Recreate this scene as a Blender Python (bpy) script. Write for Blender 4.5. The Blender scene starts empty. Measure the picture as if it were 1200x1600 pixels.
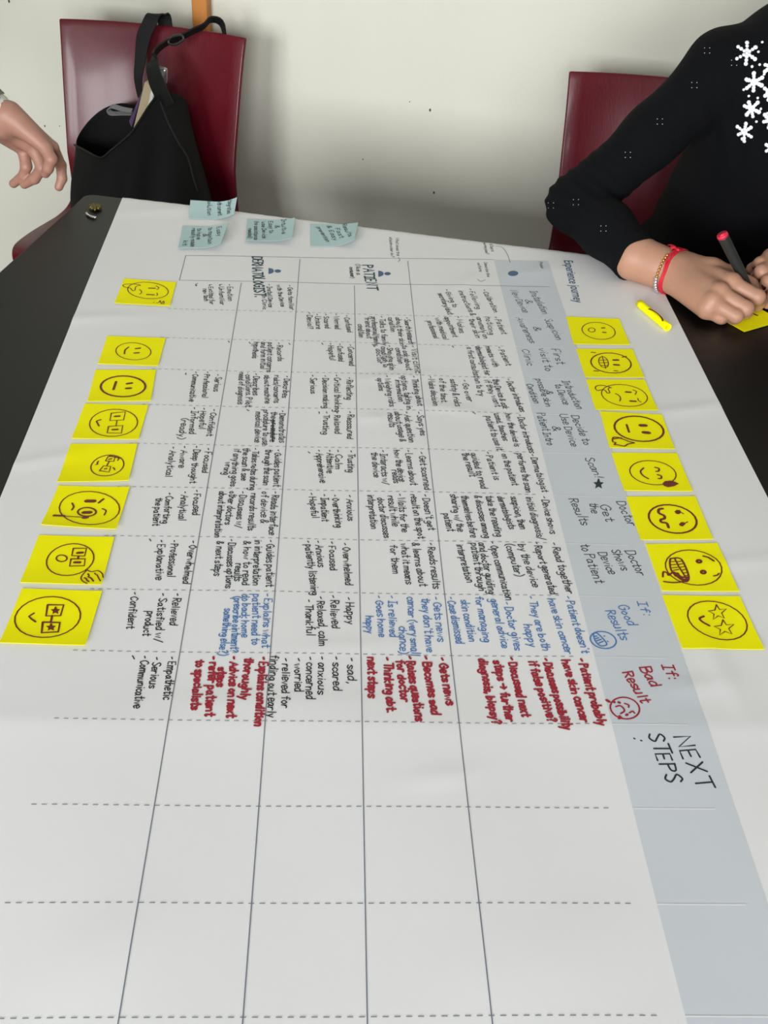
import bpy, bmesh, math, random
import numpy as np
from mathutils import Vector, Matrix
from mathutils.bvhtree import BVHTree

SC = bpy.context.scene
COL = SC.collection
random.seed(7)
# ------------------------------------------------------------------ camera
CAM = Vector((0.799, -1.674, 1.462))
RT = Vector((0.9800, 0.1940, 0.0460)).normalized()
FW = Vector((-0.127, 0.787, -0.603)).normalized()
UP = RT.cross(FW).normalized()
RT = FW.cross(UP).normalized()
FPX = 1752.9
cd = bpy.data.cameras.new('camera')
cd.sensor_fit = 'VERTICAL'; cd.sensor_height = 24.0; cd.lens = FPX / 1600 * 24.0
cd.clip_start = 0.02
cam = bpy.data.objects.new('camera', cd); COL.objects.link(cam)
mw = Matrix((RT, UP, -FW)).transposed().to_4x4(); mw.translation = CAM
cam.matrix_world = mw
SC.camera = cam
# ------------------------------------------------------------------ world, light, exposure
SC.view_settings.view_transform = 'Standard'
SC.view_settings.look = 'None'
SC.view_settings.gamma = 1.0
SC.view_settings.use_curve_mapping = False
SC.view_settings.exposure = 0.0
SC.cycles.use_denoising = True
SC.cycles.max_bounces = 8
wd = bpy.data.worlds.new('daylight'); SC.world = wd; wd.use_nodes = True
wd.node_tree.nodes['Background'].inputs[0].default_value = (0.86, 0.93, 1.0, 1)
wd.node_tree.nodes['Background'].inputs[1].default_value = 1.5

def area_light(name, loc, direction, sx, sy, power, color):
    ld = bpy.data.lights.new(name, 'AREA'); ld.shape = 'RECTANGLE'
    ld.size = sx; ld.size_y = sy; ld.energy = power; ld.color = color
    o = bpy.data.objects.new(name, ld); COL.objects.link(o)
    o.location = loc
    o.rotation_euler = Vector(direction).to_track_quat('-Z', 'Y').to_euler()
    return o
# daylight entering through the two windows of the wall behind the camera
area_light('window_daylight', (-0.70, -5.10, 1.75), (0, 1, -0.15), 1.55, 1.45, 215, (0.97, 0.985, 1.0))
area_light('window_daylight', (1.50, -5.10, 1.75), (0, 1, -0.15), 1.55, 1.45, 160, (0.97, 0.985, 1.0))

# ------------------------------------------------------------------ coordinates
TZ = 0.74                                   # table top height
PA = math.radians(-12.9)                    # table against the poster's own axes
PU = (math.cos(PA), math.sin(PA)); PW = (-math.sin(PA), math.cos(PA)); PT = (-0.405, 1.81)

def ray(px, py):
    return RT * ((px - 600) / FPX) - UP * ((py - 800) / FPX) + FW
def Pz(px, py, z):
    d = ray(px, py); return CAM + d * ((z - CAM.z) / d.z)
def Pw(px, py, w):
    d = ray(px, py); return CAM + d * ((w - CAM.y) / d.y)
def w2p(x, y):                              # table frame -> poster frame
    return (PT[0] + PU[0]*x + PW[0]*y, PT[1] + PU[1]*x + PW[1]*y)
def p2w(X, Y):
    a, b = X - PT[0], Y - PT[1]
    return (a*PU[0] + b*PU[1], a*PW[0] + b*PW[1])
def PX(px, py):                             # spot on the table top, poster frame
    p = Pz(px, py, TZ); return w2p(p.x, p.y)

# ------------------------------------------------------------------ materials
def new_mat(name):
    m = bpy.data.materials.new(name); m.use_nodes = True
    return m, m.node_tree.nodes, m.node_tree.links, m.node_tree.nodes['Principled BSDF']
def s2l(c):
    return tuple((v/255/12.92 if v/255 <= 0.04045 else ((v/255+0.055)/1.055)**2.4) for v in c)
def mat(name, rgb, rough=0.5, metal=0.0, noise=0.0, nscale=40.0, bump=0.0, bscale=300.0, coat=0.0, coat_rough=0.1,
        sheen=0.0, sss=0.0, stretch=(1,1,1), spec=0.5, srgb=True):
    m, N, L, b = new_mat(name)
    c = s2l(rgb) if srgb else rgb
    b.inputs['Base Color'].default_value = (*c, 1)
    b.inputs['Roughness'].default_value = rough
    b.inputs['Metallic'].default_value = metal
    b.inputs['Specular IOR Level'].default_value = spec
    b.inputs['Coat Weight'].default_value = coat
    b.inputs['Coat Roughness'].default_value = coat_rough
    if sheen:
        b.inputs['Sheen Weight'].default_value = sheen
    if sss:
        b.inputs['Subsurface Weight'].default_value = sss
        b.inputs['Subsurface Radius'].default_value = (0.012, 0.005, 0.003)
        b.inputs['Subsurface Scale'].default_value = 0.6
    if noise or bump:
        tc = N.new('ShaderNodeTexCoord'); mp = N.new('ShaderNodeMapping')
        mp.inputs['Scale'].default_value = stretch
        L.new(tc.outputs['Object'], mp.inputs['Vector'])
    if noise:
        n = N.new('ShaderNodeTexNoise'); n.inputs['Scale'].default_value = nscale; n.inputs['Detail'].default_value = 5
        L.new(mp.outputs['Vector'], n.inputs['Vector'])
        mx = N.new('ShaderNodeMix'); mx.data_type = 'RGBA'
        mx.inputs[6].default_value = (*[max(0, v*(1-noise)) for v in c], 1)
        mx.inputs[7].default_value = (*[min(1, v*(1+noise)) for v in c], 1)
        L.new(n.outputs['Fac'], mx.inputs[0]); L.new(mx.outputs[2], b.inputs['Base Color'])
    if bump:
        n2 = N.new('ShaderNodeTexNoise'); n2.inputs['Scale'].default_value = bscale; n2.inputs['Detail'].default_value = 3
        L.new(mp.outputs['Vector'], n2.inputs['Vector'])
        bp = N.new('ShaderNodeBump'); bp.inputs['Strength'].default_value = bump; bp.inputs['Distance'].default_value = 0.002
        L.new(n2.outputs['Fac'], bp.inputs['Height']); L.new(bp.outputs['Normal'], b.inputs['Normal'])
    return m

M = {}
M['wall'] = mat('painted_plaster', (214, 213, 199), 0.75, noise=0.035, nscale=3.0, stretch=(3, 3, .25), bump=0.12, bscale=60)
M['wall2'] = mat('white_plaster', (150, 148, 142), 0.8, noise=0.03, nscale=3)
M['ceiling'] = mat('ceiling_paint', (170, 170, 168), 0.9, noise=0.02)
M['floor'] = mat('dark_floor', (62, 56, 50), 0.5, noise=0.12, nscale=6)
M['table'] = mat('black_laminate', (11, 11, 10), 0.36, spec=0.24, noise=0.12, nscale=400, bump=0.05, bscale=900)
M['table_edge'] = mat('dark_edge', (30, 29, 28), 0.5, noise=0.1)
M['steel'] = mat('brushed_steel', (170, 170, 168), 0.3, metal=1.0, noise=0.06)
M['paper'] = mat('poster_paper', (229, 229, 229), 0.62, noise=0.012, nscale=9, bump=0.06, bscale=35)
M['band'] = mat('printed_grey_band', (204, 209, 215), 0.62, noise=0.02, nscale=9, bump=0.06, bscale=35)
M['line'] = mat('printed_line', (112, 118, 130), 0.7, noise=0.04)
M['dash'] = mat('printed_dash', (128, 130, 134), 0.7, noise=0.04)
M['wline'] = mat('printed_white_line', (226, 228, 230), 0.65, noise=0.02)
M['print_blue'] = mat('printed_blue', (66, 98, 132), 0.65, noise=0.03)
M['ink_k'] = mat('black_ink', (9, 11, 13), 0.55, noise=0.1)
M['ink_t'] = mat('green_black_ink', (8, 32, 40), 0.55, noise=0.1)
M['ink_h'] = mat('slate_ink', (16, 38, 48), 0.55, noise=0.1)
M['ink_head'] = mat('teal_marker_ink', (18, 66, 76), 0.55, noise=0.1)
M['ink_b'] = mat('blue_ink', (58, 118, 184), 0.55, noise=0.1)
M['ink_r'] = mat('red_ink', (160, 14, 42), 0.55, noise=0.1)
M['ink_d'] = mat('dark_red_ink', (112, 16, 6), 0.5, noise=0.1)
M['ink_p'] = mat('pencil_grey_print', (70, 74, 80), 0.6, noise=0.1)
M['yellow'] = mat('yellow_note_paper', (254, 246, 2), 0.8, spec=0.15, noise=0.04, nscale=30, bump=0.05, bscale=50)
M['aqua'] = mat('pale_blue_note_paper', (178, 205, 205), 0.7, spec=.25, noise=0.03, nscale=30, bump=0.05, bscale=50)
M['red'] = mat('red_lacquered_plywood', (92, 8, 24), 0.38, noise=0.14, nscale=5, stretch=(9, 9, .8), bump=0.1, bscale=30, coat=0.16, coat_rough=0.14, spec=0.32)
M['wood'] = mat('orange_pine', (196, 126, 50), 0.5, noise=0.12, nscale=12, stretch=(12, 12, 1))
M['bag'] = mat('black_canvas', (14, 13, 13), 0.8, spec=0.2, noise=0.15, nscale=500, bump=0.3, bscale=700)
M['bag_in'] = mat('black_lining', (10, 10, 10), 0.8, noise=0.1)
M['strap'] = mat('black_webbing', (12, 12, 12), 0.6, spec=0.3, noise=0.15, nscale=900, bump=0.3, bscale=1200)
M['grey_tape'] = mat('grey_piping', (120, 120, 122), 0.6, noise=0.05)
M['cream'] = mat('cream_pages', (196, 178, 146), 0.6, noise=0.1, nscale=200, stretch=(1, 12, 1))
M['purple'] = mat('purple_cover', (88, 66, 104), 0.5, noise=0.05)
M['foil'] = mat('silver_foil', (190, 190, 190), 0.3, metal=0.8, noise=0.2, nscale=60, bump=0.5, bscale=150)
M['skin'] = mat('skin', (174, 130, 106), 0.5, noise=0.06, nscale=45, bump=0.12, bscale=350, sss=0.12)
M['skin2'] = mat('pinkish_skin', (164, 120, 103), 0.5, noise=0.09, nscale=60, bump=0.12, bscale=350, sss=0.12)
M['sweater'] = mat('black_knit', (8, 9, 13), 0.9, spec=0.15, noise=0.2, nscale=600, bump=0.5, bscale=1500)
M['sage'] = mat('sage_wool', (112, 122, 104), 0.85, noise=0.15, nscale=300, bump=0.4, bscale=600)
M['white_knit'] = mat('white_cuff', (222, 220, 212), 0.8, noise=0.05, nscale=300, bump=0.3, bscale=600)
M['denim'] = mat('dark_trousers', (11, 11, 14), 0.9, spec=0.12, noise=0.15, nscale=300)
M['hair'] = mat('dark_hair', (28, 20, 16), 0.45, noise=0.3, nscale=60, stretch=(6, 6, 1))
M['sequin'] = mat('white_sequin', (238, 240, 242), 0.25, noise=0.04, nscale=80)
M['thread'] = mat('red_thread', (200, 16, 44), 0.6, noise=0.15, nscale=800)
M['gold'] = mat('gold_bead', (206, 158, 84), 0.3, metal=0.9, noise=0.1)
M['silver'] = mat('silver_bead', (225, 225, 228), 0.2, metal=0.9, noise=0.05)
M['pen'] = mat('black_marker', (38, 40, 38), 0.45, noise=0.08)
M['pen_red'] = mat('red_marker_end', (214, 40, 72), 0.4, noise=0.1)
M['nib'] = mat('grey_nib_holder', (200, 200, 198), 0.4, noise=0.05)
M['polish'] = mat('dark_nail_polish', (36, 8, 16), 0.2, noise=0.05, coat=0.6)
M['nail'] = mat('bare_nail', (206, 164, 142), 0.35, noise=0.04)
M['brass'] = mat('tarnished_brass', (110, 98, 52), 0.4, metal=0.7, noise=0.3, nscale=200)
M['chrome'] = mat('bright_rim', (235, 235, 235), 0.15, metal=1.0, noise=0.03)
M['white'] = mat('white_paintwork', (232, 232, 228), 0.4, noise=0.02)
gm, gN, gL, gb = new_mat('window_glass')
gb.inputs['Transmission Weight'].default_value = 1.0; gb.inputs['Roughness'].default_value = 0.0; gb.inputs['IOR'].default_value = 1.05
M['glass'] = gm

# ------------------------------------------------------------------ objects
def link(name, me, m=None, parent=None, smooth=False):
    o = bpy.data.objects.new(name, me); COL.objects.link(o)
    if m: me.materials.append(m if not isinstance(m, str) else M[m])
    if parent: o.parent = parent
    if smooth: me.polygons.foreach_set('use_smooth', [True]*len(me.polygons))
    return o
def pyd(name, V, F, m=None, parent=None, smooth=False):
    me = bpy.data.meshes.new(name)
    me.from_pydata([tuple(v) for v in V], [], F); me.update()
    return link(name, me, m, parent, smooth)
def tag(o, label=None, cat=None, group=None, kind=None):
    if label: o['label'] = label
    if cat: o['category'] = cat
    if group: o['group'] = group
    if kind: o['kind'] = kind
    return o
def empty(name, loc=(0, 0, 0), label=None, cat=None, group=None):
    o = bpy.data.objects.new(name, None); COL.objects.link(o); o.location = loc; o.empty_display_size = .05
    return tag(o, label, cat, group)
def local(o, parent):                       # mesh built in world space becomes a child of a placed Empty
    o.parent = parent; o.matrix_parent_inverse = Matrix.Translation(-Vector(parent.location)); return o

def box_bm(bm, lo, hi, bevel=0.0, seg=2):
    r = bmesh.ops.create_cube(bm, size=1.0)
    c = (Vector(lo) + Vector(hi)) / 2; s = Vector(hi) - Vector(lo)
    for v in r['verts']:
        v.co = Vector((v.co.x*s.x, v.co.y*s.y, v.co.z*s.z)) + c
    if bevel:
        es = list({e for v in r['verts'] for e in v.link_edges})
        bmesh.ops.bevel(bm, geom=es, offset=bevel, segments=seg, affect='EDGES', profile=0.5)
def box(name, lo, hi, m, parent=None, bevel=0.0):
    bm = bmesh.new(); box_bm(bm, lo, hi, bevel)
    me = bpy.data.meshes.new(name); bm.to_mesh(me); bm.free()
    return link(name, me, m, parent)

def frames(pts):
    T = []
    for i in range(len(pts)):
        a = pts[max(0, i-1)]; b = pts[min(len(pts)-1, i+1)]
        t = (b - a); T.append(t.normalized() if t.length > 1e-9 else Vector((0, 0, 1)))
    n = T[0].orthogonal().normalized(); out = []
    for t in T:
        n = (n - t*n.dot(t))
        n = n.normalized() if n.length > 1e-6 else t.orthogonal().normalized()
        out.append((t, n, t.cross(n)))
    return out
def tube_data(pts, rad, seg=12, closed=False, caps=True, V=None, F=None):
    V = [] if V is None else V; F = [] if F is None else F
    pts = [Vector(p) for p in pts]; n = len(pts); base = len(V)
    rad = rad if isinstance(rad, (list, tuple)) else [rad]*n
    fr = frames(pts + [pts[0], pts[1]])[:n] if closed else frames(pts)
    for p, r, (t, a, b) in zip(pts, rad, fr):
        for k in range(seg):
            an = 2*math.pi*k/seg
            V.append(p + a*(r*math.cos(an)) + b*(r*math.sin(an)))
    for i in range(n if closed else n-1):
        j = (i+1) % n
        for k in range(seg):
            l = (k+1) % seg
            F.append((base+i*seg+k, base+i*seg+l, base+j*seg+l, base+j*seg+k))
    if caps and not closed:
        F.append(tuple(base+k for k in reversed(range(seg)))); F.append(tuple(base+(n-1)*seg+k for k in range(seg)))
    return V, F
def tube(name, pts, rad, m, parent=None, seg=12, closed=False):
    V, F = tube_data(pts, rad, seg, closed); return pyd(name, V, F, m, parent, True)
def catmull(pts, n=6, closed=False):
    P = [Vector(p) for p in pts]; N = len(P); out = []
    rng = range(N if closed else N-1)
    for i in rng:
        p0 = P[(i-1) % N] if closed or i > 0 else P[i]*2 - P[i+1]
        p1, p2 = P[i], P[(i+1) % N]
        p3 = P[(i+2) % N] if closed or i+2 < N else p2*2 - p1
        for k in range(n):
            t = k/n; t2 = t*t; t3 = t2*t
            out.append(0.5*((2*p1) + (p2-p0)*t + (2*p0-5*p1+4*p2-p3)*t2 + (3*p1-p0-3*p2+p3)*t3))
    if not closed: out.append(P[-1].copy())
    return out
def strap_mesh(name, pts, width, thick, m, parent, side):
    """a flat band along pts; side(i) gives the band's width direction"""
    pts = [Vector(p) for p in pts]; V = []; F = []
    fr = frames(pts)
    for i, p in enumerate(pts):
        s = side(i/(len(pts)-1)); s = (s - fr[i][0]*s.dot(fr[i][0])).normalized(); nn = fr[i][0].cross(s)
        w = width(i/(len(pts)-1)) if callable(width) else width
        for a, b in ((-1, -1), (1, -1), (1, 1), (-1, 1)):
            V.append(p + s*(a*w/2) + nn*(b*thick/2))
    n = len(pts)
    for i in range(n-1):
        for k in range(4):
            l = (k+1) % 4
            F.append((i*4+k, i*4+l, i*4+4+l, i*4+4+k))
    F.append((3, 2, 1, 0)); F.append(tuple(4*(n-1)+k for k in range(4)))
    return pyd(name, V, F, m, parent, False)

# ------------------------------------------------------------------ signed-distance bodies
class Body:
    def __init__(s): s.P = []
    def cone(s, a, b, ra, rb, k=0.01): s.P.append(('c', Vector(a), Vector(b), ra, rb, k)); return s
    def chain(s, pts, rad, k=0.01):
        for i in range(len(pts)-1): s.cone(pts[i], pts[i+1], rad[i], rad[i+1], k)
        return s
    def ell(s, c, r, k=0.02, rot=None, op=1):
        s.P.append(('e' if op > 0 else 's', Vector(c), Vector(r), rot, None, k)); return s
    def mesh(s, res, pad=0.012, warp=None):
        lo = Vector((1e9,)*3); hi = -lo; boxes = []
        for p in s.P:
            if p[0] == 'c':
                r = max(p[3], p[4]); a = [min(p[1][i], p[2][i])-r for i in range(3)]; b = [max(p[1][i], p[2][i])+r for i in range(3)]
            else:
                r = max(p[2]) if p[3] is not None else None
                a = [p[1][i]-(r or p[2][i]) for i in range(3)]; b = [p[1][i]+(r or p[2][i]) for i in range(3)]
            boxes.append((a, b))
            if p[0] != 's':
                lo = Vector(min(lo[i], a[i]) for i in range(3)); hi = Vector(max(hi[i], b[i]) for i in range(3))
        lo -= Vector((pad,)*3); hi += Vector((pad,)*3)
        n = [int((hi[i]-lo[i])/res)+2 for i in range(3)]
        ax = [np.arange(n[i], dtype=np.float32)*res + lo[i] for i in range(3)]
        Fd = np.full(n, 0.5, np.float32)
        for p, (a, b) in zip(s.P, boxes):
            k = p[5]; m = k + 4*res
            i0 = [max(0, int((a[i]-m-lo[i])/res)) for i in range(3)]; i1 = [min(n[i], int((b[i]+m-lo[i])/res)+2) for i in range(3)]
            if any(i1[i] <= i0[i] for i in range(3)): continue
            sl = tuple(slice(i0[i], i1[i]) for i in range(3))
            X = ax[0][sl[0]][:, None, None]; Y = ax[1][sl[1]][None, :, None]; Z = ax[2][sl[2]][None, None, :]
            if p[0] == 'c':
                A, B = p[1], p[2]; ba = B-A; L2 = max(ba.dot(ba), 1e-12)
                h = np.clip(((X-A.x)*ba.x + (Y-A.y)*ba.y + (Z-A.z)*ba.z)/L2, 0, 1)
                d = np.sqrt((X-A.x-h*ba.x)**2 + (Y-A.y-h*ba.y)**2 + (Z-A.z-h*ba.z)**2) - (p[3] + (p[4]-p[3])*h)
            else:
                c, r, R = p[1], p[2], p[3]
                dx, dy, dz = X-c.x, Y-c.y, Z-c.z
                if R is not None:
                    Ri = R.transposed()
                    dx, dy, dz = (Ri[0][0]*dx+Ri[0][1]*dy+Ri[0][2]*dz, Ri[1][0]*dx+Ri[1][1]*dy+Ri[1][2]*dz, Ri[2][0]*dx+Ri[2][1]*dy+Ri[2][2]*dz)
                k0 = np.sqrt((dx/r.x)**2 + (dy/r.y)**2 + (dz/r.z)**2); k1 = np.sqrt((dx/r.x**2)**2 + (dy/r.y**2)**2 + (dz/r.z**2)**2)
                d = k0*(k0-1)/np.maximum(k1, 1e-6)
            f = Fd[sl]
            if p[0] == 's':
                h = np.clip(0.5 - 0.5*(f+d)/k, 0, 1); Fd[sl] = f*(1-h) + (-d)*h + k*h*(1-h)
            else:
                h = np.clip(0.5 + 0.5*(f-d)/k, 0, 1); Fd[sl] = f*(1-h) + d*h - k*h*(1-h)
        if warp is not None: Fd = warp(Fd, ax)
        return surface_nets(Fd, np.array(lo), res)
def surface_nets(F, lo, res):
    S = F < 0
    C = [S[i:F.shape[0]-1+i, j:F.shape[1]-1+j, k:F.shape[2]-1+k] for i in (0, 1) for j in (0, 1) for k in (0, 1)]
    al = C[0].copy(); an = C[0].copy()
    for c in C[1:]: al &= c; an |= c
    I = np.argwhere(an & ~al)
    ids = -np.ones(al.shape, np.int64); ids[I[:, 0], I[:, 1], I[:, 2]] = np.arange(len(I))
    off = [(i, j, k) for i in (0, 1) for j in (0, 1) for k in (0, 1)]
    val = np.stack([F[I[:, 0]+o[0], I[:, 1]+o[1], I[:, 2]+o[2]] for o in off], 1)
    acc = np.zeros((len(I), 3)); cnt = np.zeros(len(I))
    for a in range(8):
        for b in range(a+1, 8):
            df = [abs(off[a][q]-off[b][q]) for q in range(3)]
            if sum(df) != 1: continue
            x = (val[:, a] < 0) != (val[:, b] < 0)
            t = np.where(x, val[:, a]/np.where(x, val[:, a]-val[:, b], 1), 0)
            p = np.array(off[a])[None, :] + t[:, None]*(np.array(off[b])-np.array(off[a]))[None, :]
            acc[x] += p[x]; cnt[x] += 1
    V = (I + acc/cnt[:, None])*res + lo
    Q = []
    for axis in range(3):
        o = [0, 0, 0]; o[axis] = 1
        A = S[tuple(slice(0, S.shape[q]-o[q]) for q in range(3))]; B = S[tuple(slice(o[q], S.shape[q]) for q in range(3))]
        E = np.argwhere(A != B); u, v = (axis+1) % 3, (axis+2) % 3
        ok = (E[:, u] > 0) & (E[:, v] > 0) & (E[:, u] < S.shape[u]-1) & (E[:, v] < S.shape[v]-1); E = E[ok]
        if not len(E): continue
        ins = A[E[:, 0], E[:, 1], E[:, 2]]
        def cell(du, dv):
            c = E.copy(); c[:, u] -= du; c[:, v] -= dv; return ids[c[:, 0], c[:, 1], c[:, 2]]
        q = np.stack([cell(1, 1), cell(0, 1), cell(0, 0), cell(1, 0)], 1)
        q[~ins] = q[~ins][:, ::-1]; Q.append(q)
    Q = np.concatenate(Q); Q = Q[(Q >= 0).all(1)]
    return V, Q
def join_np(parts):
    V = []; Q = []; n = 0
    for v, q in parts: V.append(v); Q.append(q+n); n += len(v)
    return np.concatenate(V), np.concatenate(Q)
def np_mesh(name, VQ, m, parent=None):
    V, Q = VQ; me = bpy.data.meshes.new(name)
    me.vertices.add(len(V)); me.vertices.foreach_set('co', V.astype(np.float32).ravel())
    me.loops.add(len(Q)*4); me.loops.foreach_set('vertex_index', Q.astype(np.int32).ravel())
    me.polygons.add(len(Q)); me.polygons.foreach_set('loop_start', np.arange(len(Q), dtype=np.int32)*4)
    me.update(calc_edges=True); me.validate()
    return link(name, me, m, parent, True)

# ------------------------------------------------------------------ the room
def struct(o): o['kind'] = 'structure'; return o
WX0, WX1, WY0, WY1, WH = -3.0, 3.2, -5.0, 0.82, 3.15
struct(box('floor', (WX0-.1, WY0-.1, -.1), (WX1+.1, WY1+.1, 0), 'floor'))
struct(box('ceiling', (WX0-.1, WY0-.1, WH), (WX1+.1, WY1+.1, WH+.1), 'ceiling'))
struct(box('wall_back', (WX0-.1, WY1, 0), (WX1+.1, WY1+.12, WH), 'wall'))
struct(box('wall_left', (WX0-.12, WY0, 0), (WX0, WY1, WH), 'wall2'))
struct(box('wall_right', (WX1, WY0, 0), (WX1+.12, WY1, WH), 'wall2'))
# the wall behind the camera with two window openings
WIN = [(-1.50, 0.10), (0.70, 2.30)]; ZL, ZH = 1.00, 2.50
bm = bmesh.new()
xs = [WX0, WIN[0][0], WIN[0][1], WIN[1][0], WIN[1][1], WX1]
for i in (0, 2, 4): box_bm(bm, (xs[i], WY0-.12, 0), (xs[i+1], WY0, WH))
for i in (1, 3):
    box_bm(bm, (xs[i], WY0-.12, 0), (xs[i+1], WY0, ZL)); box_bm(bm, (xs[i], WY0-.12, ZH), (xs[i+1], WY0, WH))
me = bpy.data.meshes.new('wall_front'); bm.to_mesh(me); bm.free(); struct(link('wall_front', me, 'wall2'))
for wi, (a, b) in enumerate(WIN):
    bm = bmesh.new()
    for lo, hi in (((a, ZL), (b, ZL+.06)), ((a, ZH-.06), (b, ZH)), ((a, ZL+.06), (a+.06, ZH-.06)), ((b-.06, ZL+.06), (b, ZH-.06)), (((a+b)/2-.04, ZL+.06), ((a+b)/2+.04, ZH-.06))):
        box_bm(bm, (lo[0], WY0-.09, lo[1]), (hi[0], WY0-.03, hi[1]), .006)
    me = bpy.data.meshes.new('window_%d' % (wi+1)); bm.to_mesh(me); bm.free()
    w = struct(link('window_%d' % (wi+1), me, 'white'))
    box('window_sill', (a-.04, WY0-.02, ZL-.03), (b+.04, WY0+.16, ZL-.001), 'white', w, .006)
struct(box('baseboard_back', (WX0, WY1-.012, 0), (WX1, WY1, .07), 'white', bevel=.003))
# wall specks (nail holes and scuffs)
VS, FS = [], []
for px, py, r in ((70, 197, .0022), (93, 197, .0014), (672, 172, .003), (678, 301, .0028), (567, 249, .0016), (14, 2, .003), (640, 159, .0014)):
    c = Pw(px, py, WY1-.0006); b0 = len(VS)
    for k in range(8): VS.append(c + Vector((r*math.cos(k*math.pi/4)*.8, 0, r*1.2*math.sin(k*math.pi/4))))
    FS.append(tuple(range(b0, b0+8)))
wb = bpy.data.objects['wall_back']
pyd('nail_hole', VS, FS, mat('nail_hole_dirt', (84, 76, 62), .9, noise=.1), wb)['kind'] = 'structure'
# wooden post against the wall behind the left chair
xa = Pw(300, 20, WY1-.03).x; xb = Pw(324, 20, WY1-.03).x
post = box('wooden_post', (xa, WY1-.032, 0.0), (xb, WY1-.002, 1.75), 'wood', None, .003)
tag(post, 'orange wooden post standing against the wall behind the red chair that holds the bag', 'post')

# ------------------------------------------------------------------ table
def rounded_slab(name, x0, y0, x1, y1, z0, z1, r, bev, m, parent):
    bm = bmesh.new(); pts = []
    for cx, cy, a0 in ((x1-r, y1-r, 0), (x0+r, y1-r, 90), (x0+r, y0+r, 180), (x1-r, y0+r, 270)):
        for k in range(7):
            a = math.radians(a0 + 15*k); pts.append((cx + r*math.cos(a), cy + r*math.sin(a)))
    vs = [bm.verts.new((x, y, z0)) for x, y in pts]
    f = bm.faces.new(vs); e = bmesh.ops.extrude_face_region(bm, geom=[f])
    for v in e['geom']:
        if isinstance(v, bmesh.types.BMVert): v.co.z = z1
    bmesh.ops.recalc_face_normals(bm, faces=bm.faces)
    es = [ed for ed in bm.edges if abs(ed.verts[0].co.z - ed.verts[1].co.z) < 1e-6]
    bmesh.ops.bevel(bm, geom=es, offset=bev, segments=3, affect='EDGES', profile=.5)
    me = bpy.data.meshes.new(name); bm.to_mesh(me); bm.free()
    return link(name, me, m, parent)
TX1, TY0 = 1.95, -1.66
table = empty('table', (0.95, -0.8, 0), 'large black laminate table under the paper poster', 'table')
local(rounded_slab('tabletop', 0, TY0, TX1, 0, TZ-.028, TZ, .018, .004, 'table', None), table)
for x in (.07, TX1-.07):
    for y in (TY0+.07, -.07):
        local(tube('leg', [(x, y, .0), (x, y, .02), (x, y, TZ-.03)], [.026, .022, .022], 'steel', None, 16), table)
ap = bmesh.new()  # unseen apron, added to stop low window light passing under the tabletop
for lo, hi in (((.09, -.085, TZ-.125), (TX1-.09, -.055, TZ-.028)), ((.09, TY0+.055, TZ-.125), (TX1-.09, TY0+.085, TZ-.028)),
               ((.055, TY0+.09, TZ-.125), (.085, -.09, TZ-.028)), ((TX1-.085, TY0+.09, TZ-.125), (TX1-.055, -.09, TZ-.028))):
    box_bm(ap, lo, hi)
me = bpy.data.meshes.new('light_block_apron'); ap.to_mesh(me); ap.free(); local(link('light_block_apron', me, 'steel'), table)

# ------------------------------------------------------------------ poster surface
BR = 0.012                                   # bend radius over the table's edge
BUMPS = []
def bump(px, py, a, sx, sy, rot=0.0):
    X, Y = PX(px, py); BUMPS.append((X, Y, a*.55, sx, sy, math.cos(rot), math.sin(rot)))
for b in ((840, 425, .0028, .05, .02, .5), (730, 440, .002, .03, .012, .9), (100, 500, .002, .10, .014, .15), (620, 590, .0018, .05, .010, .2),
          (700, 640, .0018, .05, .010, -.15), (585, 655, .0016, .02, .009, .1), (1075, 640, .002, .06, .012, .3), (60, 720, .002, .05, .012, .4),
          (1150, 880, .0016, .05, .012, .2), (1122, 1045, .002, .012, .05, .1), (1090, 1075, .0015, .03, .012, .2), (150, 1500, .002, .05, .03, .9),
          (420, 1100, .0012, .10, .015, .0), (690, 1215, .0012, .03, .01, .2), (850, 1500, .0015, .08, .04, .3), (250, 330, .002, .06, .02, .2),
          (1010, 450, .003, .05, .03, .4), (560, 1010, .001, .06, .01, .1)): bump(*b)
YF = PX(570, 1134)[1]; YG = PX(960, 1118)[1]
def pz(X, Y):
    h = 0.0006 + 0.0005*math.sin(X*9+1)*math.sin(Y*7) + 0.0004*math.sin(X*23+Y*11)
    d = Y - YF
    h += 0.0016*math.exp(-math.hypot(d, .004)/0.035)
    for bx, by, a, sx, sy, c, s in BUMPS:
        dx, dy = X-bx, Y-by
        u, v = (dx*c+dy*s)/sx, (-dx*s+dy*c)/sy
        q = u*u+v*v
        if q < 9: h += a*math.exp(-q)
    return h + 0.0006
EDGE = -0.004
def SURF(X, Y, off=0.0):
    """point of the poster sheet: flat on the table, then bent down over the far edge"""
    x, y = p2w(X, Y); h = pz(X, Y)
    s = y - EDGE
    if s <= 0: return Vector((x, y, TZ + h + off))
    k = min(1, max(0, 1 - s/.03)); h = h*k + .0006*(1-k); r = BR + h + off
    amax = math.radians(84)
    if s < BR*amax:
        a = s/BR
        return Vector((x, EDGE + r*math.sin(a), TZ - BR + r*math.cos(a)))
    t = s - BR*amax; ca, sa = math.cos(amax), math.sin(amax)
    return Vector((x, EDGE + r*sa + t*ca, TZ - BR + r*ca - t*sa))

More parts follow.
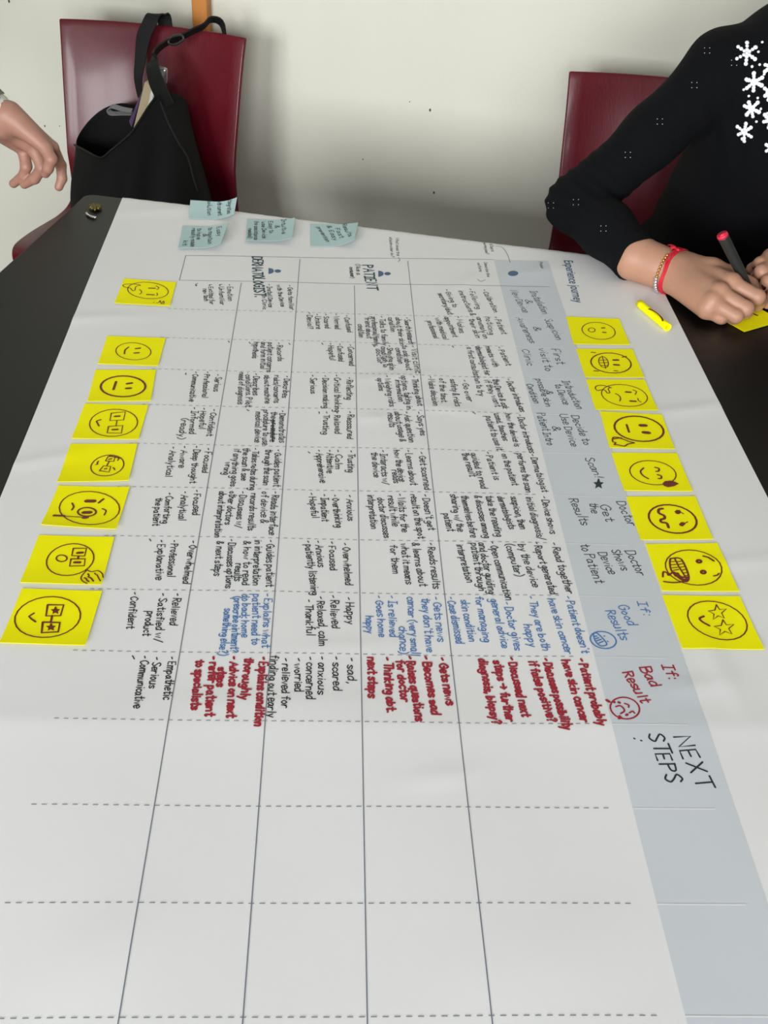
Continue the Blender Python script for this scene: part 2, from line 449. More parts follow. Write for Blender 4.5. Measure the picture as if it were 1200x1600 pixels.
def drape(name, x0, x1, y0, y1, step, off, m, parent, thick=0.0):
    nx = max(1, int(round((x1-x0)/step))); ny = max(1, int(round((y1-y0)/step)))
    V = [SURF(x0+(x1-x0)*i/nx, y0+(y1-y0)*j/ny, off) for j in range(ny+1) for i in range(nx+1)]
    F = [(j*(nx+1)+i, j*(nx+1)+i+1, (j+1)*(nx+1)+i+1, (j+1)*(nx+1)+i) for j in range(ny) for i in range(nx)]
    o = pyd(name, V, F, m, parent, True)
    if thick:
        md = o.modifiers.new('thickness', 'SOLIDIFY'); md.thickness = thick; md.offset = -1
        o.modifiers.new('crisp', 'EDGE_SPLIT').split_angle = math.radians(50)
    return o
PXL = PX(118, 490)[0]; PXR = 0.4915; PYT = 1.835; PYB = 0.16
poster = drape('poster', PXL, PXR, PYB, PYT, .006, 0.0, 'paper', None, .00025)
tag(poster, 'large white paper journey chart covered in handwriting, spread over the black table', 'poster')

class Ink:
    """collects pen strokes as thin ribbons lying on a surface S(X, Y, off)"""
    def __init__(s, S, off=.00022): s.V = []; s.F = []; s.S = S; s.off = off; s.n = 0
    def stroke(s, pts, w):
        off = s.off + .00002*(s.n % 5); s.n += 1
        P = [Vector((p[0], p[1])) for p in pts]
        Q = [P[0]]
        for p in P[1:]:
            if (p-Q[-1]).length > w*.12: Q.append(p)
        if len(Q) == 1: Q.append(Q[0] + Vector((w*.3, 0)))
        d0 = (Q[0]-Q[1]).normalized(); d1 = (Q[-1]-Q[-2]).normalized()
        L = []
        n = len(Q)
        for i, p in enumerate(Q):
            a = Q[max(0, i-1)]; b = Q[min(n-1, i+1)]
            t = (b-a); t = t.normalized() if t.length > 1e-9 else Vector((1, 0))
            L.append((p, Vector((-t.y, t.x))))
        L = [(Q[0]+d0*w*.42, L[0][1]*.45)] + L + [(Q[-1]+d1*w*.42, L[-1][1]*.45)]
        b0 = len(s.V)
        for p, nn in L:
            for sg in (-1, 1):
                q = p + nn*(sg*w/2); s.V.append(s.S(q.x, q.y, off))
        for i in range(len(L)-1):
            k = b0+2*i; s.F.append((k, k+1, k+3, k+2)[::-1])
    def fill(s, pts):
        b0 = len(s.V)
        c = Vector((sum(p[0] for p in pts)/len(pts), sum(p[1] for p in pts)/len(pts)))
        s.V.append(s.S(c.x, c.y, s.off))
        for p in pts: s.V.append(s.S(p[0], p[1], s.off))
        n = len(pts)
        for i in range(n): s.F.append((b0, b0+1+i, b0+1+(i+1) % n))
    def build(s, name, m, parent):
        return pyd(name, s.V, s.F, m, parent) if s.F else None
def curve2(pts, n=5, closed=False):
    return [(p.x, p.y) for p in catmull([Vector((a, b, 0)) for a, b in pts], n, closed)]

# ---- single-stroke handwriting letters: "x,y x,y | ..." with '!' for straight strokes; cap height 10
G = {
'a': (5, "4,5 2,6 0,3 1,0 3,1 4,5|!4,5.5 4,1 5,0"), 'b': (5, "!0,10 0,0|0,3 2,6 4,4 3,1 0,0"), 'c': (4, "4,5 2,6 0,3 2,0 4,1"),
'd': (5, "4,5 2,6 0,3 1,0 3,1 4,4|!4,10 4,0"), 'e': (4.4, "0,3 4,3.6 3,6 1,6 0,3 1,0 4,1"), 'f': (4, "4,9 3,10 2,8 2,0|!0,6 4,6"),
'g': (5, "4,5 2,6 0,3 1,1 3,1 4,5 4,-2 2,-4 0,-3"), 'h': (5, "!0,10 0,0|0,3 2,6 4,5 4,0"), 'i': (2, "!1,6 1,0|!1,8.3 1,9"),
'j': (3, "2,6 2,-2 1,-4 -1,-3|!2,8.3 2,9"), 'k': (4.4, "!0,10 0,0|!4,6 0,3 4,0"), 'l': (2, "!1,10 1,0"),
'm': (7, "!0,6 0,0|0,4 1.5,6 3,5 3,0|3,4 4.5,6 6,5 6,0"), 'n': (5, "!0,6 0,0|0,4 2,6 4,5 4,0"), 'o': (4.6, "2,6 0,3 2,0 4,3 2,6"),
'p': (5, "!0,6 0,-4|0,4 2,6 4,4 3,1 0,0"), 'q': (5, "4,5 2,6 0,3 1,0 3,1 4,5|!4,6 4,-4 5,-3"), 'r': (3.8, "!0,6 0,0|0,3 1.5,6 3.5,5.5"),
's': (4.2, "4,5 2,6 0,4.7 2,3 4,1.5 2,0 0,1"), 't': (4, "2,10 2,1 3,0 4,1|!0,6.5 4,6.5"), 'u': (5, "0,6 0,1 2,0 4,2 4,6|!4,6 4,0"),
'v': (4.4, "!0,6 2,0 4,6"), 'w': (6.6, "!0,6 1.5,0 3,5 4.5,0 6,6"), 'x': (4.4, "!0,6 4,0|!4,6 0,0"), 'y': (4.6, "!0,6 2,1|!4,6 1,-4"), 'z': (4.4, "!0,6 4,6 0,0 4,0"),
'A': (6, "!0,0 3,10 6,0|!1,4 5,4"), 'B': (5.4, "!0,0 0,10|0,10 4,9 4,6 0,5|0,5 5,4 4,0 0,0"), 'C': (5.4, "5,8 3,10 0,6 1,1 3,0 5,2"),
'D': (5.6, "!0,0 0,10|0,10 4,9 5,5 4,1 0,0"), 'E': (5, "!4,10 0,10 0,0 4,0|!0,5 3,5"), 'F': (5, "!4.5,10 0,10 0,0|!0,5 3,5"),
'G': (6, "5,8 3,10 0,6 1,1 3,0 5,2 5,5|!3,5 6,5"), 'H': (5.6, "!0,10 0,0|!5,10 5,0|!0,5 5,5"), 'I': (4, "!0,10 4,10|!2,10 2,0|!0,0 4,0"),
'J': (5, "4,10 4,2 2,0 0,2"), 'L': (4.6, "!0,10 0,0 4,0"), 'M': (7, "!0,0 0,10 3,3 6,10 6,0"), 'N': (6, "!0,0 0,10 5,0 5,10"), 'O': (6, "3,10 0,5 3,0 5.5,5 3,10"),
'P': (5.4, "!0,0 0,10|0,10 4,9 4,6 0,5"), 'R': (5.4, "!0,0 0,10|0,10 4,9 4,6 0,5|!1.5,5 5,0"), 'S': (5, "4.5,8.5 2.5,10 0,8 2.5,5 4.5,2.5 2.5,0 0,1.5"),
'T': (5.4, "!0,10 6,10|!3,10 3,0"), 'U': (5.6, "0,10 0,2 2.5,0 5,2 5,10"), 'V': (5.4, "!0,10 2.5,0 5,10"), 'W': (8, "!0,10 2,0 4,8 6,0 8,10"), 'X': (6, "!0,10 5,0|!5,10 0,0"), 'Y': (5, "!0,10 2.5,5 5,10|!2.5,5 2.5,0"),
'Q': (6, "3,10 0,5 3,0 5.5,5 3,10|!3,3 6,-1"), 'K': (5, "!0,10 0,0|!4.5,10 0,4 4.5,0"), 'Z': (5, "!0,10 5,10 0,0 5,0"),
'-': (3.6, "!0,4 3,5"), ',': (2, "!1,1 0.3,-2"), '.': (2, "!0.8,0 0.9,0.8"), "'": (1.6, "!0.8,10 0.5,8"), '?': (4.6, "0,8 2,10 4,8 2,5 2,3|!2,0.6 2,0"),
'!': (3, "!2,10 1,3|!0.8,0.6 0.8,0"), '(': (3, "3,11 0.5,6 1,1 3,-2"), ')': (3, "0,11 2.5,6 2,1 0,-2"), '/': (4.4, "!0,-1.5 4,10.5"), '&': (6, "5,0 1,7 2,10 3.5,8 0,3 1.5,0 5,4"),
':': (2, "!1,5.5 1,6.2|!1,0.5 1,1.2"), '>': (8, "!0,4.5 7,4.5|!4.5,7.5 7,4.5 4.5,1.5"), '^': (4, "!0,7 0.5,2 3.5,2|!2.4,3.6 3.6,2 2.2,0.6"), '*': (2.5, "!1,3 1.6,4.2 0.6,3.8 1.4,2.8"),
}
def parse(g):
    out = []
    for st in g.split('|'):
        st = st.strip(); straight = st.startswith('!')
        pts = [tuple(float(v) for v in q.split(',')) for q in st.lstrip('!').split()]
        out.append((straight, pts))
    return out
GP = {k: (v[0], parse(v[1])) for k, v in G.items()}
def write(ink, text, A, B, cap, w, rng, strike=False, slant=0.12):
    """A, B: baseline start and end in the surface's own plane"""
    A, B = Vector(A), Vector(B); d = B-A; Lg = d.length; d.normalize(); up = Vector((-d.y, d.x))
    gap = 1.15; adv = []; x = 0.0
    for ch in text:
        adv.append(x)
        x += (2.7 if ch == ' ' else GP[ch][0] + gap)
    x = max(x - gap, .5); sx = Lg/x; sy = cap/10
    for ch, a in zip(text, adv):
        if ch == ' ': continue
        jy = rng.uniform(-.5, .5); js = rng.uniform(.9, 1.12); jr = rng.uniform(-.04, .04)
        for straight, pts in GP[ch][1]:
            q = []
            for gx, gy in pts:
                gx2 = gx + rng.uniform(-.18, .18); gy2 = (gy + rng.uniform(-.2, .2))*js + jy
                xx = (a+gx2)*sx + gy2*sy*(slant + jr)*.6; yy = gy2*sy + gx*sx*jr
                q.append(tuple(A + d*xx + up*yy))
            if not straight and len(q) > 2: q = curve2(q, 4)
            ink.stroke(q, w)
    if strike:
        for k in (2.4, 3.6): ink.stroke([tuple(A+up*(k*sy)+d*(Lg*.25)), tuple(A+up*((k+.8)*sy)+d*Lg)], w)

# ------------------------------------------------------------------ printed chart
S = SURF
X_STRIP0 = PX(955, 1133)[0]; X_STRIP1 = PX(1126, 1200)[0]; Y_TOP = PX(800, 407.5)[1]
drape('header_band', X_STRIP0, X_STRIP1, PYB+.0, Y_TOP, .006, .00012, 'band', poster)['label'] = 'grey printed header band'
Y0R, DYR = 1.44815*1.03079, 0.0818429*1.03079
ROWY = [PX(570, y)[1] for y in (446, 492, 537, 586, 641.5, 702, 769, 845, 928, 1024, 1131, 1262, 1413, 1590.5)]
XLN = {'A': -0.12646889*1.03079, 'B': -0.04746366*1.03079, 'C': 0.03279477*1.03079, 'D': 0.11416818*1.03079}
XG0 = PX(284, 425)[0]
def seg(ink, a, b, w, step=.005):
    n = max(1, int(math.dist(a, b)/step)); ink.stroke([(a[0]+(b[0]-a[0])*i/n, a[1]+(b[1]-a[1])*i/n) for i in range(n+1)], w)
gl = Ink(S, .0003)
seg(gl, (XG0, PX(300, 401.3)[1]), (X_STRIP0, Y_TOP), .0009); seg(gl, (XG0, PX(284, 439.5)[1]), (X_STRIP1-.01, PX(880, 450)[1]), .0008)
seg(gl, (XG0, PX(287, 401)[1]), (XG0, PX(282, 439.5)[1]), .0009)
seg(gl, PX(377, 444), (XLN['A'], PYB), .00085); seg(gl, PX(468.5, 406), (XLN['B'], PYB), .00085)
seg(gl, PX(553.7, 447), (XLN['C'], PYB), .00085); seg(gl, PX(637, 409), (XLN['D'], PYB), .00085)
gl.build('printed_grid', 'line', poster)
dl = Ink(S, .0003)
for i, y in enumerate(ROWY + [ROWY[-1]-.085]):
    if i == 0: continue
    x = XG0 - .008 if i > 4 else PX(262, 487)[0]
    while x < X_STRIP0 - .02:
        seg(dl, (x, y), (x+.0036, y), .00075); x += .0079
dl.build('dashed_row_lines', 'dash', poster)
for i, y in enumerate(ROWY + [ROWY[-1]-.085]):
    if i:
        wl = Ink(S, .0003); seg(wl, (X_STRIP0+.0005, y-.0006), (X_STRIP0+.066, y-.0012), .0013); wl.build('white_row_line', 'wline', poster)
def ell2(px, py, rx, ry, a0=0, a1=360, rot=0, n=24, T=None):
    out = []
    for k in range(n+1):
        a = math.radians(a0+(a1-a0)*k/n); x, y = rx*math.cos(a), ry*math.sin(a); c, s = math.cos(math.radians(rot)), math.sin(math.radians(rot))
        out.append((px+x*c-y*s, py+x*s+y*c))
    return out
def pxs(pts): return [PX(*p) for p in pts]
ic = Ink(S, .0003)
ic.fill(pxs(ell2(801.5, 429, 8, 4.2)[:-1][::-1])); ic.build('printed_dot', 'print_blue', poster)
for hx, hy, bx, by in ((434, 425, 419.5, 425), (605.5, 428.5, 591, 428.5)):
    ic = Ink(S, .0003); ic.fill(pxs(ell2(hx, hy, 5, 2.5)[:-1][::-1])); ic.build('person_icon_head', 'print_blue', poster)
    ic = Ink(S, .0003); ic.fill(pxs(ell2(bx, by, 8.4, 4.6, -90, 90)[::-1])); ic.build('person_icon_shoulders', 'print_blue', poster)
# printed heading set in the built-in font
tcu = bpy.data.curves.new('printed_heading', 'FONT'); tcu.body = 'Experience journey'; tcu.size = 1; tcu.resolution_u = 3; tcu.offset = .012
tob = bpy.data.objects.new('t', tcu); COL.objects.link(tob); bpy.context.view_layer.update()
tme = bpy.data.meshes.new_from_object(tob.evaluated_get(bpy.context.evaluated_depsgraph_get()))
bpy.data.objects.remove(tob)
A, B = Vector(PX(880.5, 408.5)), Vector(PX(897, 474)); d = (B-A); Lg = d.length; d.normalize(); upv = Vector((-d.y, d.x))
wmax = max(v.co.x for v in tme.vertices); k = Lg/wmax; ky = .0125
for v in tme.vertices:
    q = A + d*(v.co.x*k) + upv*(v.co.y*ky*1.6); v.co = S(q.x, q.y, .00025)
link('printed_heading', tme, 'print_blue', poster)

# ------------------------------------------------------------------ handwriting on the chart
PEN = {'k': ('ink_k', .00108), 't': ('ink_t', .00108), 'b': ('ink_b', .0011), 'r': ('ink_r', .0021), 'h': ('ink_h', .001), 'p': ('ink_p', .0007), 'T': ('ink_head', .0026)}
rng = random.Random(11)
# (pen, [lines]) per cell: text, start x, y, end x, y of the baseline; optional cap height factor
CELLS = [
('T', [("DERMATOLOGIST.", 394, 403, 398, 466, 1.95)]), ('T', [("PATIENT", 567, 415, 574, 453, 1.9)]),
('k', [("(like a", 556, 413, 557.5, 430, .8), ("consumer)", 546, 418, 548, 435, .8)]),
('t', [("- Gets familiar", 449, 447, 453, 486, .85), ("with the Device", 432, 447, 439, 481, .85), ("- Install Device", 417, 446, 420, 482, .85), ("in Clinic", 409, 463, 411, 485, .8)]),
('k', [("- Emotion", 355, 446, 356, 472), ("^ Unfamiliar", 342, 446, 344, 478, .9), ("^ Excited for", 326, 446, 328, 477, .9), ("new tech", 317, 453, 319, 472, .9), ("^", 304, 445, 306, 449, .9)]),
('k', [("- Confused", 537, 494, 543, 521), ("- Worried", 521, 492, 524, 516), ("- Scared", 505, 492, 508, 515), ("- Unsure", 492, 492, 494, 516), ("- Denial?", 479, 490, 481, 516)]),
('k', [("- Concerned", 543, 540, 546, 574), ("- Confused", 527, 539, 529, 567), ("- Hopeful", 512, 538, 515, 565), ("-", 499, 538, 500, 541)]),
('t', [("-", 448, 538, 449, 541), ("- Records", 432, 537, 434, 566), ("patient concerns", 419, 537, 417, 583), ("and form initial", 408, 536, 407, 578), ("hypothesis", 397, 536, 394, 561), ("-", 386, 536, 387, 539)]),
('k', [("-", 353, 534, 354, 537)]),
('t', [("- Describes", 444, 589, 441, 623), ("risks/concerns", 428, 588, 428, 631), ("about machine", 413, 588, 414, 632), ("- Describes", 396, 585, 395, 619), ("* conditions. Pilot.", 384, 583, 384, 639), ("need of diagnosis", 374, 583, 371, 633)]),
('k', [("- Serious", 337, 586, 334, 613), ("- Professional", 320, 582, 316, 623), ("- Communicative", 302, 582, 295, 629), ("-", 287, 584, 286, 587)]),
('k', [("- Reflecting", 542, 592, 541, 627), ("- Critical thinking", 522, 588, 523, 646), ("- Decision making", 504, 589, 505, 640), ("- Serious", 484, 588, 486, 617)]),
('k', [("- Reassured", 542.5, 645, 542.5, 688), ("- Relaxed", 522, 646, 523.5, 680), ("- Trusting", 506, 645, 504, 681), ("-", 494, 645, 493, 648)]),
('k', [("- Trusting", 544, 706, 543, 740), ("- Calm", 524, 705, 524, 735), ("- Attentive", 510, 705, 511, 741), ("- Apprehensive", 493, 705, 500, 756), ("-", 478, 708, 480, 711)]),
('k', [("- Anxious", 541, 775, 543, 815), ("- Overthinking", 518, 775, 525, 826), ("- Impatient", 501, 774, 503, 816), ("- Hopeful", 482, 772, 488, 811)]),
('t', [("- Demonstrates", 437, 643, 436, 693), ("the procedure", 424, 645, 422, 692, 1.0, 1), ("procedure to use", 412, 642, 410, 697), ("medical device", 400, 645, 398, 693), ("-", 382, 642, 385, 645)]),
('t', [("- Guides patient", 430, 704, 427, 762), ("through the scan", 415, 704, 411, 760), ("- Takes notes during", 395, 702, 390, 768), ("the scan & see", 380, 702, 377, 753), ("if anything goes", 366, 703, 360, 762), ("wrong", 352, 724, 349, 744)]),
('t', [("- Reads interface", 425, 770, 420, 838), ("of device &", 409, 770, 407, 820), ("records results", 392, 773, 387, 831), ("- Discusses w/", 375, 770, 368, 827), ("other doctors", 359, 770, 351, 822), ("about interpretation", 343, 770, 335, 842)]),
('k', [("- Confident", 330, 641, 323, 683), ("- Hopeful", 314, 639, 311, 672), ("- Informed", 300, 638, 295, 680), ("(ready)", 285, 655, 278, 688)]),
('k', [("- Focused", 321, 702, 316, 741), ("- Deep thought", 303, 699, 297, 757), ("- Aware", 284, 699, 279, 733), ("- Analytical", 266, 700, 259, 747)]),
('k', [("- Focused", 303, 768, 301, 807), ("- Analytical", 284, 770, 279, 815), ("- Comforting", 260, 772, 254, 820), ("the patient", 244, 780, 238, 823)]),
('k', [("- Overwhelmed", 297, 847, 285, 914), ("- Professional", 268, 846, 261, 903), ("- Explanative", 247, 846, 243, 908), ("-", 230, 844, 231, 848)]),
('k', [("- Relieved", 272, 929, 265, 979), ("- Satisfied w/", 249, 929, 241, 1005), ("product", 230, 957, 223, 995), ("- Confident", 206, 927, 198, 984)]),
('k', [("- Empathetic", 264, 1028, 255, 1096), ("- Serious", 240, 1029, 233, 1078), ("- Communicative", 221, 1027, 209, 1110), ("-", 201, 1028, 203, 1034)]),
('t', [("- Guides patient", 417, 846, 416, 919), ("in interpretation", 398, 846, 395, 917), ("& how to read", 381, 848, 379, 917), ("results", 368, 883, 366, 910), ("- Discusses options", 357, 845, 352, 921), ("& next steps", 339, 848, 334, 902)]),
('b', [("- Explains what", 413, 930, 409, 1014), ("patient need to", 395, 931, 393, 1010), ("do back home", 379, 931, 377, 998), ("(prescribe ointment?", 366, 934, 360, 1021), ("something else?)", 351, 953, 342, 1026)]),
('r', [("- Explains condition", 406, 1029, 398, 1138), ("thoroughly", 383, 1030, 376, 1096), ("- Advice on next", 360, 1028, 355, 1124), ("steps", 341, 1045, 339, 1075), ("- refer patient", 328, 1028, 321, 1122), ("to specialists", 307, 1033, 299, 1112)]),
('k', [("finding out early", 423, 1026, 417, 1124), ("- relieved for", 441, 1031, 440, 1110), ("- worried", 460, 1031, 461, 1084), ("- concerned", 479, 1029, 478, 1096), ("- anxious", 498, 1028, 496, 1088), ("- scared", 519, 1028, 521, 1082), ("- sad,", 543, 1030, 543, 1071)]),
('k', [("- Overwhelmed", 534, 850, 540, 916), ("- Focused", 513, 848, 516, 893), ("- Anxious", 492, 847, 497, 888), ("- patiently listening", 476, 847, 487, 932)]),
('k', [("- Happy", 540, 935, 543, 977), ("- Relieved", 515, 932, 519, 984), ("- Relaxed, calm", 495, 934, 499, 1012), ("- Thankful", 477, 939, 479, 995)]),
('t', [("- Reads results", 667, 850, 677, 921), ("& learns about", 644, 850, 655, 917), ("what it means", 626, 851, 634, 914), ("for them", 609, 853, 614, 898)]),
('b', [("- Gets news", 676, 934, 684, 1004), ("they don't have", 658, 936, 666, 1020), ("cancer (very small", 636, 934, 643, 1026), ("chance)", 623, 980, 625, 1023), ("- Is relieved", 606, 932, 609, 997), ("- Goes home", 586, 932, 592, 997), ("happy", 571, 964, 572, 991)]),
('r', [("- Gets news", 684, 1029, 698, 1104), ("- Becomes sad", 659, 1027, 675, 1120), ("- Raises questions", 634, 1027, 650, 1130), ("for doctor", 619, 1033, 627, 1099), ("- Thinking abt.", 599, 1029, 605, 1117), ("next steps", 575, 1029, 576, 1093)]),
('t', [("- Visit clinic", 641, 541, 649, 585), ("to ask about", 628, 541, 635, 580), ("condition", 618, 545, 622, 570), ("- Showing skin", 604, 541, 609, 580), ("condition to", 595, 543, 599, 576), ("doctor", 587, 547, 590, 570), ("-", 580, 541, 581, 544)]),
('t', [("- Search/research", 631, 497, 639, 539), ("about their skin", 618, 497, 625, 541), ("condition", 606, 497, 611, 520), ("- Talks to family", 592, 495, 598, 541), ("professional/family,", 580, 496, 585, 543), ("friend about", 570, 497, 573, 530), ("condition", 559, 508, 561, 529)]),
('t', [("- Thinking about", 642, 590, 653, 637), ("options, taking in", 626, 590, 636, 642), ("information", 617, 596, 623, 630), ("- Weighing risks", 600, 590, 609, 638), ("options", 589, 594, 592, 613)]),
('t', [("- Says yes", 650, 646, 657, 683), ("- Ask question", 630, 646, 639, 694), ("about usage &", 616, 646, 625, 693), ("results", 605, 648, 609, 670)]),
('t', [("- Get scanned", 654, 709, 663, 768), ("- Learns about", 633, 706, 641, 760), ("how the device", 615, 706, 624, 755), ("reads", 612, 737, 615, 757), ("- Interacts w/", 593, 706, 598, 759), ("the device", 580, 709, 584, 748)]),
('t', [("- Doesn't get", 659, 775, 669, 830), ("result on the spot", 641, 775, 653, 843), ("- Waits for the", 620, 774, 628, 833), ("result while", 605, 777, 613, 824), ("doctor discusses", 590, 780, 600, 842), ("interpretation", 574, 775, 580, 828)]),
('t', [("- Go over", 721, 595, 730, 629), ("safety & risks", 703, 594, 711, 637), ("of the test.", 686, 593, 690, 632), ("- Make decision", 668, 590, 677, 637)]),
('t', [("- Calibration", 753, 454, 772, 490), ("- Following", 731, 453, 745, 485), ("instructions &", 716, 456, 735, 495), ("- Giving to", 694, 454, 708, 482), ("secretary/doct", 684, 460, 700, 493)]),
('t', [("- Patient", 771, 497, 784, 524), ("noticing", 758, 497, 765, 525), ("anomaly on", 744, 498, 756, 531), ("their skin", 732, 500, 743, 530), ("- Makes", 712, 496, 718, 522), ("appointment", 694, 497, 708, 528), ("with medical", 679, 498, 693, 532), ("professional", 667, 503, 678, 530)]),
('t', [("- Patient", 776, 544, 791, 573), ("meets with", 758, 543, 771, 575), ("dermatologist for", 742, 543, 758, 588), ("a first consultation to try", 729, 544, 748, 620), ("-", 703, 542, 705, 545)]),
('t', [("- Doctor introduces", 789, 594, 813, 645), ("the Device & ask", 769, 594, 786, 640), ("if they want", 756, 595, 774, 637)]),
('t', [("- Doctor introduces", 807, 649, 827, 709), ("how the device is", 789, 648, 804, 699), ("used, teaches", 772, 648, 786, 690), ("patient to use it", 758, 652, 776, 705), ("-", 735, 647, 738, 650)]),
('t', [("- Dermatologist", 827, 711, 847, 770), ("performs the scan", 807, 710, 822, 771), ("on the patient", 783, 711, 800, 760), ("- Patient is", 757, 708, 772, 752), ("guided to read", 735, 710, 752, 766), ("the result", 721, 710, 734, 747)]),
('t', [("- Device shows", 844, 777, 860, 836), ("initial diagnosis/", 821, 778, 840, 845), ("suspicion, then", 797, 778, 812, 829), ("dermatologists", 776, 778, 796, 829), ("take the reading", 758, 777, 775, 841), ("& discusses among", 741, 777, 756, 843), ("themselves before", 720, 777, 735, 842), ("sharing w/ the", 703, 775, 715, 833), ("patient", 692, 805, 699, 832)]),
('t', [("- Read together", 860, 850, 885, 930), ("- Report generated", 832, 849, 860, 931), ("by the device", 809, 853, 832, 920), ("(computer)", 789, 852, 806, 903), ("- Open communication", 764, 849, 790, 940), ("and doctor guiding", 747, 850, 764, 930), ("patient through", 735, 851, 748, 925), ("interpretation", 713, 853, 729, 912)]),
('b', [("- Patient doesn't", 881, 934, 909, 1023), ("have skin cancer", 855, 938, 883, 1024), ("- They are both", 824, 934, 848, 1019), ("happy", 818, 978, 827, 1013), ("- Doctor gives", 786, 943, 805, 1018), ("general advice", 766, 938, 784, 1014), ("for managing", 742, 934, 756, 1005), ("skin condition", 719, 939, 733, 1004), ("- Case dismissed", 698, 934, 713, 1007)]),
('r', [("- Patient probably", 902, 1032, 934, 1137), ("have skin cancer", 877, 1034, 908, 1132), ("- Discusses possibility", 847, 1031, 880, 1143), ("if false positive?", 825, 1035, 856, 1131), ("- Discussed next", 793, 1029, 815, 1122), ("steps > further", 771, 1034, 791, 1130), ("diagnosis, biopsy?", 747, 1031, 769, 1134)]),
('h', [("Installation", 827, 456, 848, 492, 1.3), ("&", 820, 470, 823, 477, 1.3), ("New Device", 797, 455, 817, 490, 1.3)]),
('h', [("Suspicion", 850, 500, 870, 533, 1.3), ("&", 832, 513, 836, 520, 1.3), ("Awareness", 806, 498, 828, 538, 1.3)]),
('h', [("First", 860, 547, 871, 571, 1.35), ("visit to", 841, 546, 853, 582, 1.3), ("Clinic", 815, 548, 824, 573, 1.3)]),
('h', [("Introduction", 878, 597, 901, 641, 1.2), ("to Device", 866, 602, 880, 634, 1.1), ("&", 853, 613, 856, 619, 1.1), ("possible skin", 837, 594, 853, 637, 1.1), ("Condition", 822, 602, 834, 632, 1.1)]),
('h', [("Decide to", 892, 651, 913, 697, 1.2), ("Use Device", 874, 649, 893, 699, 1.2), ("&", 862, 668, 865, 676, 1.2), ("Patient Intro", 838, 647, 855, 697, 1.2)]),
('h', [("Scan!", 913, 717, 931, 749, 1.25)]),
('h', [("Doctor", 963, 785, 981, 823, 1.3), ("Get", 937, 790, 947, 816, 1.3), ("the", 920, 787, 924, 803, 1.2), ("Results", 889, 781, 908, 822, 1.3)]),
('h', [("Doctor", 976, 862, 996, 901, 1.25), ("Shows", 955, 861, 970, 893, 1.2), ("Device", 934, 865, 951, 899, 1.2), ("to Patient", 906, 852, 930, 913, 1.25)]),
('b', [("If:", 996, 942, 1004, 964, 1.25), ("Good", 965, 948, 981, 980, 1.25), ("Results", 945, 957, 970, 1003, 1.25)]),
('R', [("If:", 1034, 1042, 1044, 1065, 1.25), ("Bad", 999, 1046, 1017, 1077, 1.25), ("Result", 972, 1054, 1001, 1102, 1.25)]),
('H', [("NEXT", 1051, 1156, 1091, 1234, 1.75), ("STEPS", 1010, 1151, 1041, 1226, 1.75)]),
('p', [("What does the", 618, 373, 620, 401, .62), ("stakeholder do?", 608, 372, 611, 403, .62)]),
('p', [("steps", 765, 382, 768, 394, .62), ("journey pass?", 755, 379, 759, 398, .62)]),
('p', [("Describe the", 756, 411, 761, 434, .62), ("actions", 746, 412, 749, 426, .62)]),
('p', [("Phase", 842, 411, 845, 422, .62)]),
]
PEN['R'] = ('ink_r', .0016); PEN['H'] = ('ink_h', .0016)
NAMES = {'T': 'lettered_heading', 'p': 'printed_caption', 'h': 'stage_heading', 'H': 'stage_heading', 'R': 'stage_heading'}
for pen, lines in CELLS:
    ink = Ink(S, .0003); mname, w = PEN[pen]
    for ln in lines:
        text, x0, y0, x1, y1 = ln[:5]; f = ln[5] if len(ln) > 5 else 1.0
        A, B = PX(x0, y0), PX(x1, y1)
        y = (y0+y1)/2; cap_px = (y+550)*.0082*f
        sc = abs(PX(x0+1, y)[0]-PX(x0, y)[0])
        write(ink, text, A, B, cap_px*sc, w, rng, strike=len(ln) > 6)
    o = ink.build(NAMES.get(pen, 'handwriting'), mname, poster)
    if pen == 'b': o['label'] = 'blue handwriting'
    if pen in 'rR': o['label'] = 'red handwriting'

# ---- drawings given as strokes in enlarged-photo coordinates
def Z(ox, oy, s): return lambda pts: [(ox + x/s, oy + y/s) for x, y in pts]
ZA, ZB, ZC = Z(140, 420, 5.714), Z(40, 680, 6.316), Z(0, 820, 6.0)
ZD, ZE, ZG, ZT = Z(870, 470, 5.16), Z(960, 760, 5.0), Z(900, 860, 4.0), Z(570, 360, 3.4286)
def draw(ink, items, T, w, conv=None):
    conv = conv or (lambda p: PX(*p))
    for it in items:
        kind = it[0]; k = 1.0
        if kind == 'e': pts = ell2(*it[1:5+0], rot=it[5] if len(it) > 5 else 0); k = it[6] if len(it) > 6 else 1
        elif kind == 'a': pts = ell2(it[1], it[2], it[3], it[4], it[5], it[6])
        elif kind == 'c': pts = curve2(it[1], 5); k = it[2] if len(it) > 2 else 1
        elif kind == 'l': pts = it[1]; k = it[2] if len(it) > 2 else 1
        elif kind == 'f': ink.fill([conv(p) for p in T(it[1])][::-1]); ink.stroke([conv(p) for p in T(it[1]+[it[1][0]])], w*.6); continue
        elif kind == 's':
            cx, cy, r, fl = it[1:5]; rx = it[5] if len(it) > 5 else 1.0
            pts = [(cx + rx*r*(1 if q % 2 == 0 else .42)*math.cos(math.radians(-90+36*q+(it[6] if len(it) > 6 else 0))), cy + r*(1 if q % 2 == 0 else .42)*math.sin(math.radians(-90+36*q+(it[6] if len(it) > 6 else 0)))) for q in range(11)]
            if fl: ink.fill([conv(p) for p in T(pts[:-1])][::-1])
        ink.stroke([conv(p) for p in T(pts)], w*k)
dk = Ink(S, .0003)
